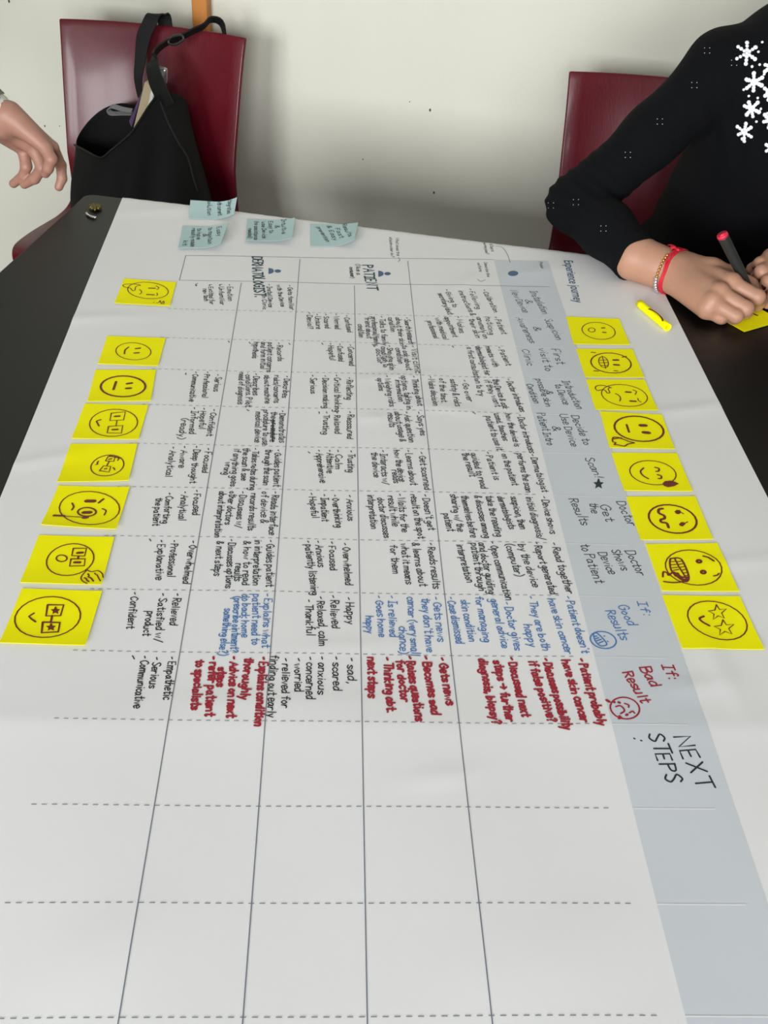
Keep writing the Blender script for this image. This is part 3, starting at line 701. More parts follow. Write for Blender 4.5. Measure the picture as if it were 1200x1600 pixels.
draw(dk, [('e', 168, 570, 82, 52, 12), ('c', [(105, 530), (128, 527), (165, 560), (190, 598), (150, 606), (118, 575), (105, 530)]), ('l', [(110, 548), (128, 545)]), ('l', [(118, 562), (140, 556)]), ('l', [(128, 575), (155, 566)]), ('l', [(140, 590), (168, 578)]),
          ('l', [(172, 545), (178, 546)]), ('l', [(194, 578), (199, 580)])], ZG, .0014)
dk.build('smiley_drawing', 'ink_b', poster)['label'] = 'blue grinning face drawn on the grey band'
dk = Ink(S, .0003)
draw(dk, [('e', 302, 1000, 92, 68, 12), ('c', [(300, 970), (325, 980), (325, 995)]), ('c', [(330, 1030), (350, 1020), (362, 1032)]), ('c', [(245, 990), (275, 985), (300, 1015), (275, 1035)]), ('l', [(262, 962), (270, 966)], 1.6), ('l', [(188, 948), (205, 958)], 1.8),
          ('l', [(232, 960), (238, 962)], 1.6), ('l', [(268, 1050), (282, 1062), (264, 1066)], 1.5), ('l', [(310, 1045), (318, 1040)], 1.6)], ZG, .0016)
dk.build('sad_face_drawing', 'ink_r', poster)['label'] = 'red sad face drawn on the grey band'
dk = Ink(S, .0003)
draw(dk, [('s', 935, 757.5, 8, 1, .95)], lambda p: p, .0014); dk.build('star_drawing', 'ink_h', poster)
for q in ([(989.5, 1157), (991, 1158)], [(1000, 1160.5), (1002, 1161)]):
    dk = Ink(S, .0003); draw(dk, [('l', q)], lambda p: p, .0014); dk.build('ink_dot', 'ink_h', poster)
for q in ([(700, 88), (735, 95), (762, 130), (778, 176)], [(603, 268), (620, 278), (645, 270)], [(180, 150), (188, 162), (178, 172)]):
    dk = Ink(S, .0003); draw(dk, [('c', q)], ZT, .0008); dk.build('printed_arrow', 'ink_p', poster)

# ------------------------------------------------------------------ sticky notes
class Note:
    """a paper square given by its four corners (photo order TL, TR, BR, BL) on the table plane"""
    def __init__(s, name, corners, m, curl, label, cat='sticky note', group=None, base=None, world=False, lift=.0007):
        s.c = [Vector(PX(*c)) if not world else Vector(w2p(*c)) for c in corners]; s.curl = curl; s.base = base or pz; s.lift = lift
        n = 14; V = []
        for j in range(n+1):
            for i in range(n+1): V.append(s.at(i/n, j/n))
        F = [(j*(n+1)+i, (j+1)*(n+1)+i, (j+1)*(n+1)+i+1, j*(n+1)+i+1) for j in range(n) for i in range(n)]
        s.o = pyd(name, V, F, m, None, True)
        md = s.o.modifiers.new('thickness', 'SOLIDIFY'); md.thickness = .00025; md.offset = -1
        s.o.modifiers.new('crisp', 'EDGE_SPLIT').split_angle = math.radians(50)
        tag(s.o, label, cat, group)
    def xy(s, u, v):
        a = s.c[0].lerp(s.c[1], u); b = s.c[3].lerp(s.c[2], u); return a.lerp(b, v)
    def at(s, u, v, off=0.0):
        q = s.xy(u, v); x, y = p2w(q.x, q.y)
        return Vector((x, y, TZ + s.base(q.x, q.y) + s.lift + s.curl(u, v) + off))
    def inv(s, X, Y):
        u, v = .5, .5
        for _ in range(8):
            p = s.xy(u, v); ex, ey = X-p.x, Y-p.y; h = 1e-4
            pu = (s.xy(u+h, v)-p)/h; pv = (s.xy(u, v+h)-p)/h; D = pu.x*pv.y-pu.y*pv.x
            u += (ex*pv.y-ey*pv.x)/D; v += (pu.x*ey-pu.y*ex)/D
        return u, v
    def S(s, X, Y, off=0.0):
        u, v = s.inv(X, Y); return s.at(min(1.02, max(-.02, u)), min(1.02, max(-.02, v)), off)
def near_curl(a, b=0.0): return lambda u, v: a*max(0, v-.45)**2/.3 + b*max(0, u-.6)**2/.16*1.0
GL, GR = 'yellow face notes down the left of the chart', 'yellow face notes beside the grey band'
YN = [
 ([(194, 437), (275.6, 442.7), (265.5, 481), (179, 477)], ZA, 'yellow sticky note with worried face holding its chin, alone at the far left end', GL, .0012,
  [('e', 522, 207, 182, 74, 4), ('c', [(345, 185), (305, 172), (305, 157), (350, 150), (420, 152), (455, 160), (415, 172), (405, 205), (385, 208), (362, 185), (345, 187)]), ('l', [(530, 185), (586, 186)], 2), ('l', [(512, 243), (576, 246)], 2),
   ('c', [(595, 165), (618, 182), (600, 200)]), ('c', [(600, 228), (607, 240), (600, 253)]), ('c', [(445, 198), (463, 213), (462, 230), (445, 240)]), ('l', [(573, 320), (576, 316)]), ('c', [(598, 322), (618, 318), (632, 300), (640, 326), (662, 305), (664, 328), (640, 332)])]),
 ([(168, 527), (259, 530), (247, 575), (153, 571.5)], ZA, 'yellow sticky note with small plain smiling face, above the straight-mouthed face', GL, .0012,
  [('e', 392, 752, 157, 78, 3), ('c', [(350, 713), (318, 740), (312, 775)], 1.5), ('l', [(412, 727), (452, 722)], 2.2), ('l', [(400, 767), (441, 764)], 2.2)]),
 ([(149.5, 579.5), (244, 580), (235.5, 630), (136.5, 630)], ZA, 'yellow sticky note with thick-outlined straight-mouthed face in the left row', GL, .0014,
  [('e', 300, 1065, 200, 95, 0, 2.2), ('l', [(238, 1020), (214, 1092)], 2.4), ('l', [(335, 1040), (378, 1034)], 3), ('l', [(328, 1082), (369, 1080)], 3)]),
 ([(132.5, 632), (232, 635), (216.5, 690), (112, 687.5)], ZA, 'yellow sticky note with smiling face in square glasses above the wide pale-faced note', GL, .0014,
  [('e', 215, 1390, 215, 124, -3, 1.1), ('l', [(195, 1300), (320, 1290), (305, 1362), (182, 1367), (195, 1300)], 1.2), ('l', [(170, 1420), (297, 1412), (285, 1485), (158, 1480), (170, 1420)], 1.2), ('l', [(245, 1365), (237, 1418)]), ('l', [(226, 1330), (268, 1328)], 2.4), ('l', [(205, 1450), (252, 1448)], 2.4), ('c', [(102, 1358), (65, 1370), (72, 1390), (85, 1415)], 1.5)]),
 ([(110.5, 694.5), (215, 695.5), (201, 755), (89.5, 756.5)], ZB, 'yellow sticky note with a small face in square glasses drawn off to one side', GL, .002,
  [('e', 808, 315, 165, 105, -10, 1.1), ('l', [(790, 265), (815, 222), (885, 225), (870, 272), (790, 265)], 1.1), ('l', [(730, 365), (770, 315), (842, 322), (825, 380), (730, 365)], 1.1), ('l', [(825, 272), (800, 318)], 1.1), ('l', [(822, 250), (850, 245)], 1.6), ('l', [(780, 346), (803, 343)], 1.6),
   ('l', [(720, 268), (708, 282), (712, 300), (695, 302)], 1.3), ('c', [(895, 230), (920, 242), (910, 262)], 1.2), ('l', [(865, 335), (876, 345), (882, 358)], 1.2), ('l', [(830, 216), (930, 240)], 1.6)]),
 ([(91.5, 760), (203, 763), (182, 832), (64.5, 824.5)], ZB, 'yellow sticky note with a face looking through a round magnifying glass', GL, .0026,
  [('e', 632, 738, 298, 172, 2, 1.1), ('l', [(600, 662), (680, 662)], 4), ('e', 607, 772, 90, 45, 0, 1.6), ('l', [(575, 778), (642, 776)], 4), ('l', [(722, 680), (770, 642)], 2), ('c', [(758, 738), (795, 760), (778, 805)], 1.3), ('c', [(460, 682), (476, 718), (458, 752)], 1.5),
   ('l', [(575, 834), (608, 830)], 3.5), ('l', [(590, 830), (385, 818)]), ('l', [(282, 812), (383, 815)], 2.6)]),
 ([(61, 838), (179, 841), (159, 918), (32, 915)], ZC, 'yellow sticky note with open-mouthed face in glasses and a speech bubble in its corner', GL, .0018,
  [('e', 660, 345, 225, 150, -12, 1.1), ('e', 580, 330, 50, 31, 0, 1.2), ('l', [(690, 235), (812, 235), (795, 308), (675, 305), (690, 235)], 1.3), ('l', [(668, 335), (800, 335), (792, 400), (655, 405), (668, 335)], 1.3), ('l', [(738, 308), (732, 335)], 1.6), ('l', [(728, 278), (777, 275)], 2.6), ('l', [(700, 368), (752, 368)], 2.6),
   ('c', [(815, 440), (860, 460), (920, 450), (960, 480), (970, 520)]), ('c', [(815, 445), (765, 510), (775, 550), (820, 580)]), ('l', [(890, 475), (905, 492), (912, 490), (928, 525), (945, 555)], 1.1), ('l', [(828, 480), (838, 500), (830, 510), (858, 525), (880, 556)], 1.4), ('l', [(795, 520), (812, 530), (818, 545), (838, 560)], 1.3)]),
 ([(35, 922), (160, 926), (134, 1014), (0, 1010)], ZC, 'yellow sticky note with star-eyed smiling face in square glasses, nearest in the left row', GL, .002,
  [('e', 450, 890, 310, 195, -8, 1.1), ('l', [(450, 770), (600, 770), (570, 872), (435, 875), (450, 770)], 1.5), ('l', [(405, 935), (565, 938), (550, 1030), (395, 1040), (405, 935)], 1.7), ('l', [(492, 872), (480, 935)], 1.5), ('s', 523, 825, 34, 1, 1.2), ('s', 482, 985, 36, 1, 1.2), ('l', [(322, 850), (275, 880), (300, 905), (338, 932)], 1.5)]),
 ([(884.5, 496), (967, 500), (984, 541), (896, 540)], ZD, 'yellow sticky note with small surprised face and round mouth beside the band', GR, .001,
  [('e', 335, 253, 135, 68, 8), ('e', 280, 245, 27, 17, 4), ('l', [(360, 229), (384, 228)], 2), ('l', [(368, 264), (394, 266)], 2)]),
 ([(900, 546.5), (988, 547), (1006.6, 592), (914, 592)], ZD, 'yellow sticky note with gritted-teeth face and sweat drops, next to the surprised face', GR, .001,
  [('e', 435, 512, 163, 82, 5, 1.5), ('l', [(455, 487), (492, 486)], 3), ('l', [(460, 525), (498, 527)], 3), ('e', 375, 505, 48, 36, 60, 1), ('l', [(342, 490), (405, 486)]), ('l', [(346, 510), (412, 508)]), ('l', [(352, 532), (410, 532)]), ('l', [(364, 456), (392, 556)]), ('l', [(275, 425), (310, 428)], 1.4), ('l', [(525, 465), (558, 457)], 1.4), ('l', [(297, 577), (332, 580)], 1.6), ('l', [(460, 575), (489, 577)], 1.4)]),
 ([(915.5, 594.6), (1007, 594.6), (1028, 644), (930, 643)], ZD, 'yellow sticky note with frowning face and a hand on its chin beside the band', GR, .001,
  [('e', 543, 775, 187, 88, 8), ('l', [(555, 745), (594, 747)], 2.6), ('l', [(590, 820), (634, 822)], 2.6), ('c', [(612, 727), (640, 742), (628, 765)]), ('l', [(650, 798), (655, 815), (678, 828)]), ('c', [(470, 758), (500, 775), (512, 800), (505, 820)], 1.2),
   ('c', [(438, 712), (400, 700), (365, 693), (322, 697), (308, 715), (325, 735), (355, 730), (385, 732), (405, 755), (425, 750), (413, 722), (432, 708)], 1.1)]),
 ([(937, 644.5), (1034, 650), (1054, 704.5), (952, 702.5)], ZD, 'yellow sticky note with thick-outlined flat-mouthed face above a pointing hand', GR, .001,
  [('e', 660, 1045, 200, 100, 8, 2), ('l', [(672, 1016), (714, 1016)], 4.5), ('l', [(697, 1073), (740, 1076)], 4.5), ('l', [(560, 1010), (580, 1072)], 2), ('c', [(520, 1120), (455, 1115), (448, 1150), (472, 1160), (460, 1176), (490, 1178), (520, 1186), (545, 1188), (570, 1172), (600, 1165), (622, 1160), (580, 1150), (545, 1135), (500, 1122), (455, 1128)], 1.5)]),
 ([(955, 709), (1057, 710), (1082, 771), (975, 769)], ZD, 'yellow sticky note with smiling face with closed eyes and a filled red drop', GR, .001,
  [('e', 772, 1400, 188, 97, 8, 1.1), ('c', [(788, 1355), (820, 1365), (818, 1385), (797, 1388)], 1.6), ('c', [(808, 1415), (838, 1425), (838, 1445), (815, 1447)], 1.6), ('c', [(697, 1360), (672, 1388), (692, 1422), (735, 1448)], 1.6), ('f', [(850, 1490), (870, 1470), (915, 1466), (945, 1475), (978, 1490), (940, 1510), (890, 1518), (862, 1508)])]),
 ([(978, 777.6), (1085.6, 777.6), (1113.6, 846), (1000.6, 846)], ZE, 'yellow sticky note with wavy-mouthed face and teardrop eyes beside the band', GR, .001,
  [('e', 452, 268, 190, 108, 12, 1.8), ('c', [(375, 185), (345, 192), (345, 220), (385, 240), (388, 262), (360, 272), (365, 292), (405, 300), (420, 335)], 2.4), ('f', [(468, 210), (485, 198), (508, 200), (516, 215), (500, 228), (482, 226)]), ('l', [(512, 214), (538, 227)]), ('f', [(503, 310), (520, 294), (540, 296), (548, 308), (530, 324), (512, 322)]), ('l', [(545, 302), (570, 290)])]),
 ([(1008, 851.6), (1120, 851), (1154, 927.6), (1034, 926)], ZE, 'yellow sticky note with huge-toothed grinning face and a hand at its mouth', GR, .001,
  [('e', 615, 648, 222, 136, 10, 1.1), ('e', 657, 600, 16, 11, 0, 2.2), ('e', 690, 684, 16, 11, 0, 2.2), ('l', [(690, 558), (730, 570), (772, 600)], 1.8), ('c', [(770, 715), (800, 708), (812, 695)], 1.3), ('c', [(435, 575), (500, 572), (535, 605), (578, 720), (545, 757), (450, 680), (430, 610), (435, 575)], 1.6), ('l', [(470, 578), (500, 640), (560, 735)], 1.4),
   ('l', [(433, 600), (470, 598)]), ('l', [(440, 625), (480, 622)]), ('l', [(447, 648), (490, 645)]), ('l', [(458, 668), (500, 662)]), ('l', [(490, 600), (525, 596)]), ('l', [(498, 622), (545, 615)]), ('l', [(508, 645), (555, 638)]), ('l', [(520, 668), (562, 660)]), ('l', [(532, 690), (570, 685)]), ('l', [(545, 712), (576, 708)]),
   ('c', [(375, 720), (380, 680), (410, 690), (420, 708), (447, 688), (480, 690)], 1.6), ('c', [(382, 758), (460, 766), (550, 757)], 1.5), ('l', [(460, 685), (480, 712), (505, 715), (530, 742), (560, 745)], 3), ('l', [(490, 690), (510, 720), (570, 725)], 2)]),
 ([(1034, 931.6), (1155, 934), (1193.6, 1018.6), (1065.6, 1016.6)], ZE, 'yellow sticky note with star-eyed smiling face without glasses, nearest beside the band', GR, .001,
  [('e', 800, 1062, 240, 142, 18, 1.1), ('s', 803, 998, 62, 0, 1.2, -8), ('s', 855, 1120, 66, 0, 1.25, -8), ('c', [(695, 1028), (662, 1045), (680, 1070), (738, 1103)], 1.8)]),
]
for corners, T, label, group, curl, items in YN:
    nt = Note('sticky_note', corners, 'yellow', near_curl(curl, curl*.3), label, group=group)
    ink = Ink(nt.S, .0003)
    draw(ink, items, T, .0013)
    ink.build('face_drawing', 'ink_d', nt.o)

BN = [
 ([(298, 321), (371, 325), (366, 346), (295, 344)], lambda u, v: .006*(1-v)**1.5 + .010*max(0, u-.5)**2/.25, 'pale blue sticky note at the very edge of the table before the bag',
  [("Integrates", 357, 321, 355, 342, .9), ("with current", 340, 322, 341, 341, .9), ("solution", 325, 322, 324, 340, .9)]),
 ([(285.5, 355.5), (357, 358), (345.5, 392.5), (278.5, 392)], lambda u, v: .008*max(0, u-.5)**2/.25 + .002*v*v, 'pale blue sticky note reading easy to maintain, nearer of the pair before the bag',
  [("Easy", 339, 360, 340, 377, .9), ("to maintain", 326, 359, 325, 387, .9), ("&", 317, 369, 317, 374, .9), ("to have", 309, 360, 307, 378, .9), ("readily made", 300, 360, 298, 390, .9), ("kit", 287, 380, 286, 388, .9)]),
 ([(386, 344), (461, 347), (456, 382), (384, 381)], lambda u, v: .006*max(0, u-.5)**2/.25 + .003*v*v, 'pale blue sticky note reading intuitive and easy to use, above the first heading',
  [("Intuitive", 440, 346, 441, 371, .9), ("&", 430, 355, 430, 360, .9), ("Easy to", 420, 348, 421, 368, .9), ("use Device", 409, 349, 410, 377, .9), ("(no assistance", 398, 348, 397, 380, .85), ("needed)", 388, 360, 388, 377, .85)]),
 ([(484.5, 351.5), (559.5, 353), (553.5, 386), (485, 386)], lambda u, v: .007*max(0, u-.5)**2/.25*(.5+v), 'pale blue sticky note reading results fast and easy, rightmost of the four',
  [("Results", 534, 353, 545, 376, .9), ("Fast", 524, 359, 531, 375, .9), ("& Easy", 510, 355, 522, 378, .9), ("prevention", 495, 357, 510, 380, .9)]),
]
for corners, curl, label, lines in BN:
    nt = Note('sticky_note', corners, 'aqua', curl, label, group='pale blue notes at the far end of the chart', lift=.0012)
    ink = Ink(nt.S, .0003)
    for text, x0, y0, x1, y1, f in lines:
        sc = abs(PX(x0+1, y0)[0]-PX(x0, y0)[0])
        write(ink, text, PX(x0, y0), PX(x1, y1), (y0+550)*.0083*f*sc, .0011, rng)
    ink.build('handwriting', 'ink_t', nt.o)

# the note being written on, lying on the bare table
tip = Vector((1.054, -.198)); e1 = Vector((.745, .667)); e2 = Vector((-.667, .745)); q = .076
cs = [tuple(tip+e2*q), tuple(tip+e2*q+e1*q), tuple(tip+e1*q), tuple(tip)]
nt = Note('sticky_note', cs, 'yellow', lambda u, v: .001*v*v, 'yellow sticky note on the bare black table under the writing hand', world=True, base=lambda X, Y: .0, lift=.0005)
ink = Ink(nt.S, .0003)
draw(ink, [('l', [(1163, 496.5), (1169, 499)], 2), ('l', [(1177, 491.5), (1183, 494)], 2), ('l', [(1185.5, 483), (1188, 484)], 2)], lambda p: p, .0016)
ink.build('ink_marks', 'ink_d', nt.o)

# rolled-up yellow note
a = Pz(999, 474, TZ+.007); b = Pz(1044, 512, TZ+.007); ax = (b-a).normalized(); sd = ax.cross(Vector((0, 0, 1))).normalized(); nU = sd.cross(ax)
V, F = [], []; NT = 40
for i in range(11):
    for k in range(NT+1):
        an = -.6 + k/NT*2*math.pi*1.25; r = .0055 - .0008*k/NT
        V.append(a + (b-a)*(i/10) + sd*(r*math.cos(an)) + nU*(r*math.sin(an)))
for i in range(10):
    for k in range(NT): F.append((i*(NT+1)+k, i*(NT+1)+k+1, (i+1)*(NT+1)+k+1, (i+1)*(NT+1)+k))
roll = pyd('rolled_sticky_note', V, F, 'yellow', None, True)
md = roll.modifiers.new('thickness', 'SOLIDIFY'); md.thickness = .0003; md.offset = 0
tag(roll, 'rolled-up yellow sticky note with a red curve lying on the white paper', 'sticky note')
V, F = [], []
for i in range(17):
    t = i/16; s = .36+.5*t; an = math.radians(62 + 42*math.sin(math.pi*t))
    for dw in (-.07, .07):
        V.append(a + (b-a)*s + (sd*math.cos(an+dw*3) + nU*math.sin(an+dw*3))*.00605)
for i in range(16): F.append((2*i, 2*i+1, 2*i+3, 2*i+2))
pyd('ink_curve', V, F, 'ink_d', roll)

# small trinket on the table's corner
c = Pz(149, 327, TZ)
tr = empty('trinket', c, 'tiny tarnished flower-shaped trinket with a bright rim on the table corner', 'trinket')
V, F = [], []
rr = random.Random(3)
for k in range(9):
    an = k*2*math.pi/9 + .2; L = rr.uniform(.009, .0135); p = c + Vector((0, 0, .003)); d = Vector((math.cos(an), math.sin(an), .12)); s = Vector((-math.sin(an), math.cos(an), 0))
    tube_data([p+d*.001, p+d*L*.5+Vector((0, 0, .001)), p+d*L*.8, p+d*L-Vector((0, 0, .0015))], [.0012, .0026, .0024, .0008], 8, V=V, F=F)
tube_data([c+Vector((0, 0, .0003)), c+Vector((0, 0, .003)), c+Vector((0, 0, .0055)), c+Vector((0, 0, .0065))], [.005, .005, .0042, .0015], 12, V=V, F=F)
local(pyd('flower', V, F, 'brass', None, True), tr)
arc = [Pz(x, y, TZ+.0025) for x, y in ((135, 333), (138, 336.5), (143, 338.8), (150, 340.3))]
local(tube('bright_rim', catmull(arc, 6), .0021, 'chrome', None, 10), tr)

# ------------------------------------------------------------------ chairs
def chair(x, label):
    t = empty('plywood_chair', (x, .46, 0), label, 'chair', 'red plywood chairs along the wall')
    # side profile of the bent shell (y, z, half width)
    prof = [(.292, .432, .198), (.302, .446, .205), (.33, .452, .212), (.40, .447, .215), (.47, .441, .212), (.525, .440, .205), (.565, .450, .198), (.588, .480, .192), (.598, .53, .190), (.610, .60, .190), (.633, .70, .194), (.654, .78, .198), (.671, .838, .202)]
    pr = catmull([Vector(p) for p in prof], 4)
    NX = 14; V, F = [], []
    for p in pr:
        for i in range(NX+1):
            u = i/NX*2-1
            hb = max(0, min(1, (p.y-.46)/.12))
            dy = -.030*hb*u*u; dz = .012*(1-hb)*u*u
            V.append(Vector((x+u*p.z, p.x+dy, p.y+dz)))
    n = len(pr)
    for j in range(n-1):
        for i in range(NX): F.append((j*(NX+1)+i, j*(NX+1)+i+1, (j+1)*(NX+1)+i+1, (j+1)*(NX+1)+i))
    sh = local(pyd('seat_shell', V, F, 'red', None, True), t)
    md = sh.modifiers.new('ply', 'SOLIDIFY'); md.thickness = .010; md.offset = 0
    md = sh.modifiers.new('edge', 'BEVEL'); md.width = .0028; md.segments = 2; md.limit_method = 'ANGLE'; md.angle_limit = math.radians(50)
    for sx in (-1, 1):
        local(tube('leg', catmull([Vector((x+sx*.11, .37, .432)), Vector((x+sx*.165, .345, .42)), Vector((x+sx*.19, .315, .25)), Vector((x+sx*.205, .295, 0))], 5), .009, 'steel', None, 12), t)
        local(tube('leg', catmull([Vector((x+sx*.11, .50, .424)), Vector((x+sx*.165, .525, .41)), Vector((x+sx*.19, .575, .25)), Vector((x+sx*.205, .63, 0))], 5), .009, 'steel', None, 12), t)
    bm = bmesh.new(); box_bm(bm, (x-.11, .40, .421), (x+.11, .47, .436), .004)
    me = bpy.data.meshes.new('seat_bracket'); bm.to_mesh(me); bm.free(); local(link('seat_bracket', me, 'steel'), t)
    return t
CX1 = -.118; CX2 = .945
chair(CX1, 'red plywood chair with a black bag hung over its back')
chair(CX2, 'red plywood chair behind the person in the black sweater')

# ------------------------------------------------------------------ the bag
bagE = empty('tote_bag', (-.12, .48, .46), 'slouchy black canvas bag hanging on and resting in the red chair', 'bag')
rim = [(117, 226, .47), (127, 231, .445), (138, 237, .42), (149, 243, .40), (160, 246, .39), (172, 236, .39), (184, 226, .395), (196, 216, .40), (208, 204, .41), (220, 186, .42), (232, 167, .44), (243, 152, .455),
       (256, 144, .47), (272, 143, .49), (288, 149, .52), (297, 166, .545),
       (282, 168, .565), (265, 166, .575), (245, 165, .578), (225, 164, .578), (206, 163, .577), (196, 160, .575), (186, 160, .57), (170, 164, .56), (155, 172, .55), (140, 185, .535), (128, 200, .52), (119, 214, .50)]
R3 = [Pw(*r) for r in rim]; N = len(R3)
bot = []
for i, r in enumerate(R3):
    ang = None
for i in range(N):
    f = i/16 if i <= 15 else None
    if i <= 15: bx = -.232 + (.30)*(i/15); by = .385 - .02*math.sin(math.pi*i/15)
    else:
        j = (i-15)/(N-15); bx = .068 - .30*j; by = .56
    bot.append(Vector((bx, by, .468)))
V, F = [], []; LV = 14
for l in range(LV+1):
    t = l/LV; te = t**.85
    for i in range(N):
        p = R3[i].lerp(bot[i], te)
        front = i <= 14
        bul = math.sin(math.pi*min(1, t*1.05))
        if front:
            p.y -= .035*bul*math.sin(math.pi*min(1, (i+.5)/15.5))
            # soft folds running down from the rim
            p.y += .007*math.sin(i*1.25+t*3.2)*bul + .005*math.sin(i*.7-t*6)*bul
        if 12 <= i <= 16: p.x += .010*bul
        if i >= 25 or i <= 2: p.x -= .012*bul
        if l == LV: p.z = .462
        V.append(p)
for l in range(LV):
    for i in range(N):
        k = (i+1) % N; F.append((l*N+i, (l+1)*N+i, (l+1)*N+k, l*N+k))
F.append(tuple(LV*N+i for i in range(N)))
bag = pyd('bag_body', V, F, 'bag', None, True); local(bag, bagE)
md = bag.modifiers.new('cloth', 'SOLIDIFY'); md.thickness = .003; md.offset = -1
md = bag.modifiers.new('soft', 'SUBSURF'); md.levels = 1; md.render_levels = 2
# piping seam down the right panel
seam = [Pw(241, 160, .447), Pw(262, 196, .425), Pw(282, 225, .412), Pw(297, 246, .405), Pw(304, 275, .40), Pw(311, 318, .40)]
# hem along the front rim
local(tube('hem', [p + Vector((0, -.002, 0)) for p in catmull(R3[0:12], 3)], .0022, 'strap', None, 8), bagE)
bpy.context.view_layer.update()
bt = BVHTree.FromObject(bag, bpy.context.evaluated_depsgraph_get()); bi = bag.matrix_world.inverted()
sm_ = []
for q in catmull([Vector((x, y, 0)) for x, y in ((250, 158), (262, 190), (278, 222), (293, 246), (301, 275), (309, 300))], 5):
    d = ray(q.x, q.y).normalized(); h = bt.ray_cast(bi @ CAM, bi.to_3x3() @ d)
    if h[0] is not None: sm_.append(bag.matrix_world @ h[0])
if len(sm_) > 3: local(tube('piping', sm_, .0022, 'bag_in', None, 8), bagE)
# shoulder strap, from the right panel up over the top of the backrest
def sidex(t): return Vector((1, .2, .1))
BT = .649
s1 = [Pw(262, 166, .462), Pw(252, 146, .466), Pw(243, 124, .48), Pw(238, 104, .50), Pw(240, 86, .535), Pw(250, 74, .56), Pw(266, 64, .585), Pw(285, 57, .605), Pw(303, 48, .62), Pw(318, 41, .635), Vector((Pw(330, 36, .65).x, .652, .864)), Vector((Pw(345, 42, .66).x, .668, .852)), Vector((Pw(350, 50, .66).x, .674, .80))]
strap_mesh('shoulder_strap', catmull(s1, 5), lambda t: .036 - .020*max(0, min(1, (t-.16)/.3)), .0035, 'strap', None, lambda t: Vector((1, -.3, .45)) if t < .3 else Vector((.25, -.5, .8))).parent = None
local(bpy.data.objects['shoulder_strap'], bagE)
s2 = [Pw(219, 152, .562), Pw(217, 136, .575), Pw(216, 118, .588), Pw(219, 95, .600), Pw(222, 70, .612), Pw(226, 52, .622), Pw(231, 42, .628), Vector((Pw(240, 36, .64).x, .640, .862)), Vector((Pw(250, 36, .655).x, .655, .862)), Vector((Pw(256, 38, .66).x, .666, .852)), Vector((Pw(258, 45, .67).x, .672, .78))]
strap_mesh('shoulder_strap', catmull(s2, 5), lambda t: .010 + .020*min(1, t*2.2), .0025, 'strap', None, lambda t: Vector((1, .05, .12)))
local(bpy.data.objects['shoulder_strap.001'], bagE)
bk = [Pw(262, 67, .575), Pw(272, 61, .585), Pw(282, 58, .595)]
local(tube('strap_buckle', catmull([Pw(263, 66, .577), Pw(268, 58, .585), Pw(283, 55, .598), Pw(286, 62, .598), Pw(272, 70, .585)], 4, True), .0028, 'pen', None, 8, True), bagE)
lp = [Pw(206, 173, .50), Pw(190, 170, .50), Pw(175, 166, .502), Pw(170, 171, .502), Pw(174, 177, .50), Pw(190, 177, .50), Pw(206, 177, .50)]
strap_mesh('grey_loop', catmull(lp, 5), .012, .0016, 'grey_tape', None, lambda t: Vector((.2, 1, .35)))
local(bpy.data.objects['grey_loop'], bagE)

# magazine and foil packet inside the bag
def slab_px(name, quad, w, th, m, parent=None):
    V = []
    for dw in (0, th):
        for (x, y, ww) in quad: V.append(Pw(x, y, ww) + Vector((0, dw, 0)))
    F = [(0, 1, 2, 3), (7, 6, 5, 4), (0, 4, 5, 1), (1, 5, 6, 2), (2, 6, 7, 3), (3, 7, 4, 0)]
    bm = bmesh.new(); vs = [bm.verts.new(v) for v in V]
    for f in F: bm.faces.new([vs[i] for i in f])
    bmesh.ops.recalc_face_normals(bm, faces=bm.faces)
    bmesh.ops.bevel(bm, geom=list(bm.edges), offset=.0012, segments=2, affect='EDGES')
    me = bpy.data.meshes.new(name); bm.to_mesh(me); bm.free(); return link(name, me, m, parent)
mag = empty('magazine', Pw(215, 200, .50), 'cream-paged magazine with purple cover standing in the mouth of the black bag', 'magazine')
local(slab_px('pages', [(226, 128, .535), (240, 136, .51), (226, 196, .47), (203, 222, .475)], .5, .016, 'cream'), mag)
local(slab_px('cover', [(222, 142, .545), (226, 136, .54), (205, 200, .485), (201, 190, .50)], .5, .006, 'purple'), mag)
local(slab_px('back_cover', [(238, 130, .515), (242, 140, .505), (229, 190, .468), (222, 205, .466)], .5, .012, 'white'), mag)
foil = empty('foil_packet', Pw(252, 115, .54), 'small silver foil packet sticking up behind the bag strap', 'packet')
V = []
bm = bmesh.new(); box_bm(bm, (-.013, -.007, -.020), (.013, .007, .014), .006, 3)
me = bpy.data.meshes.new('packet_body'); bm.to_mesh(me); bm.free()
o = link('packet_body', me, 'foil', foil); o.rotation_euler = (0, .12, 0)

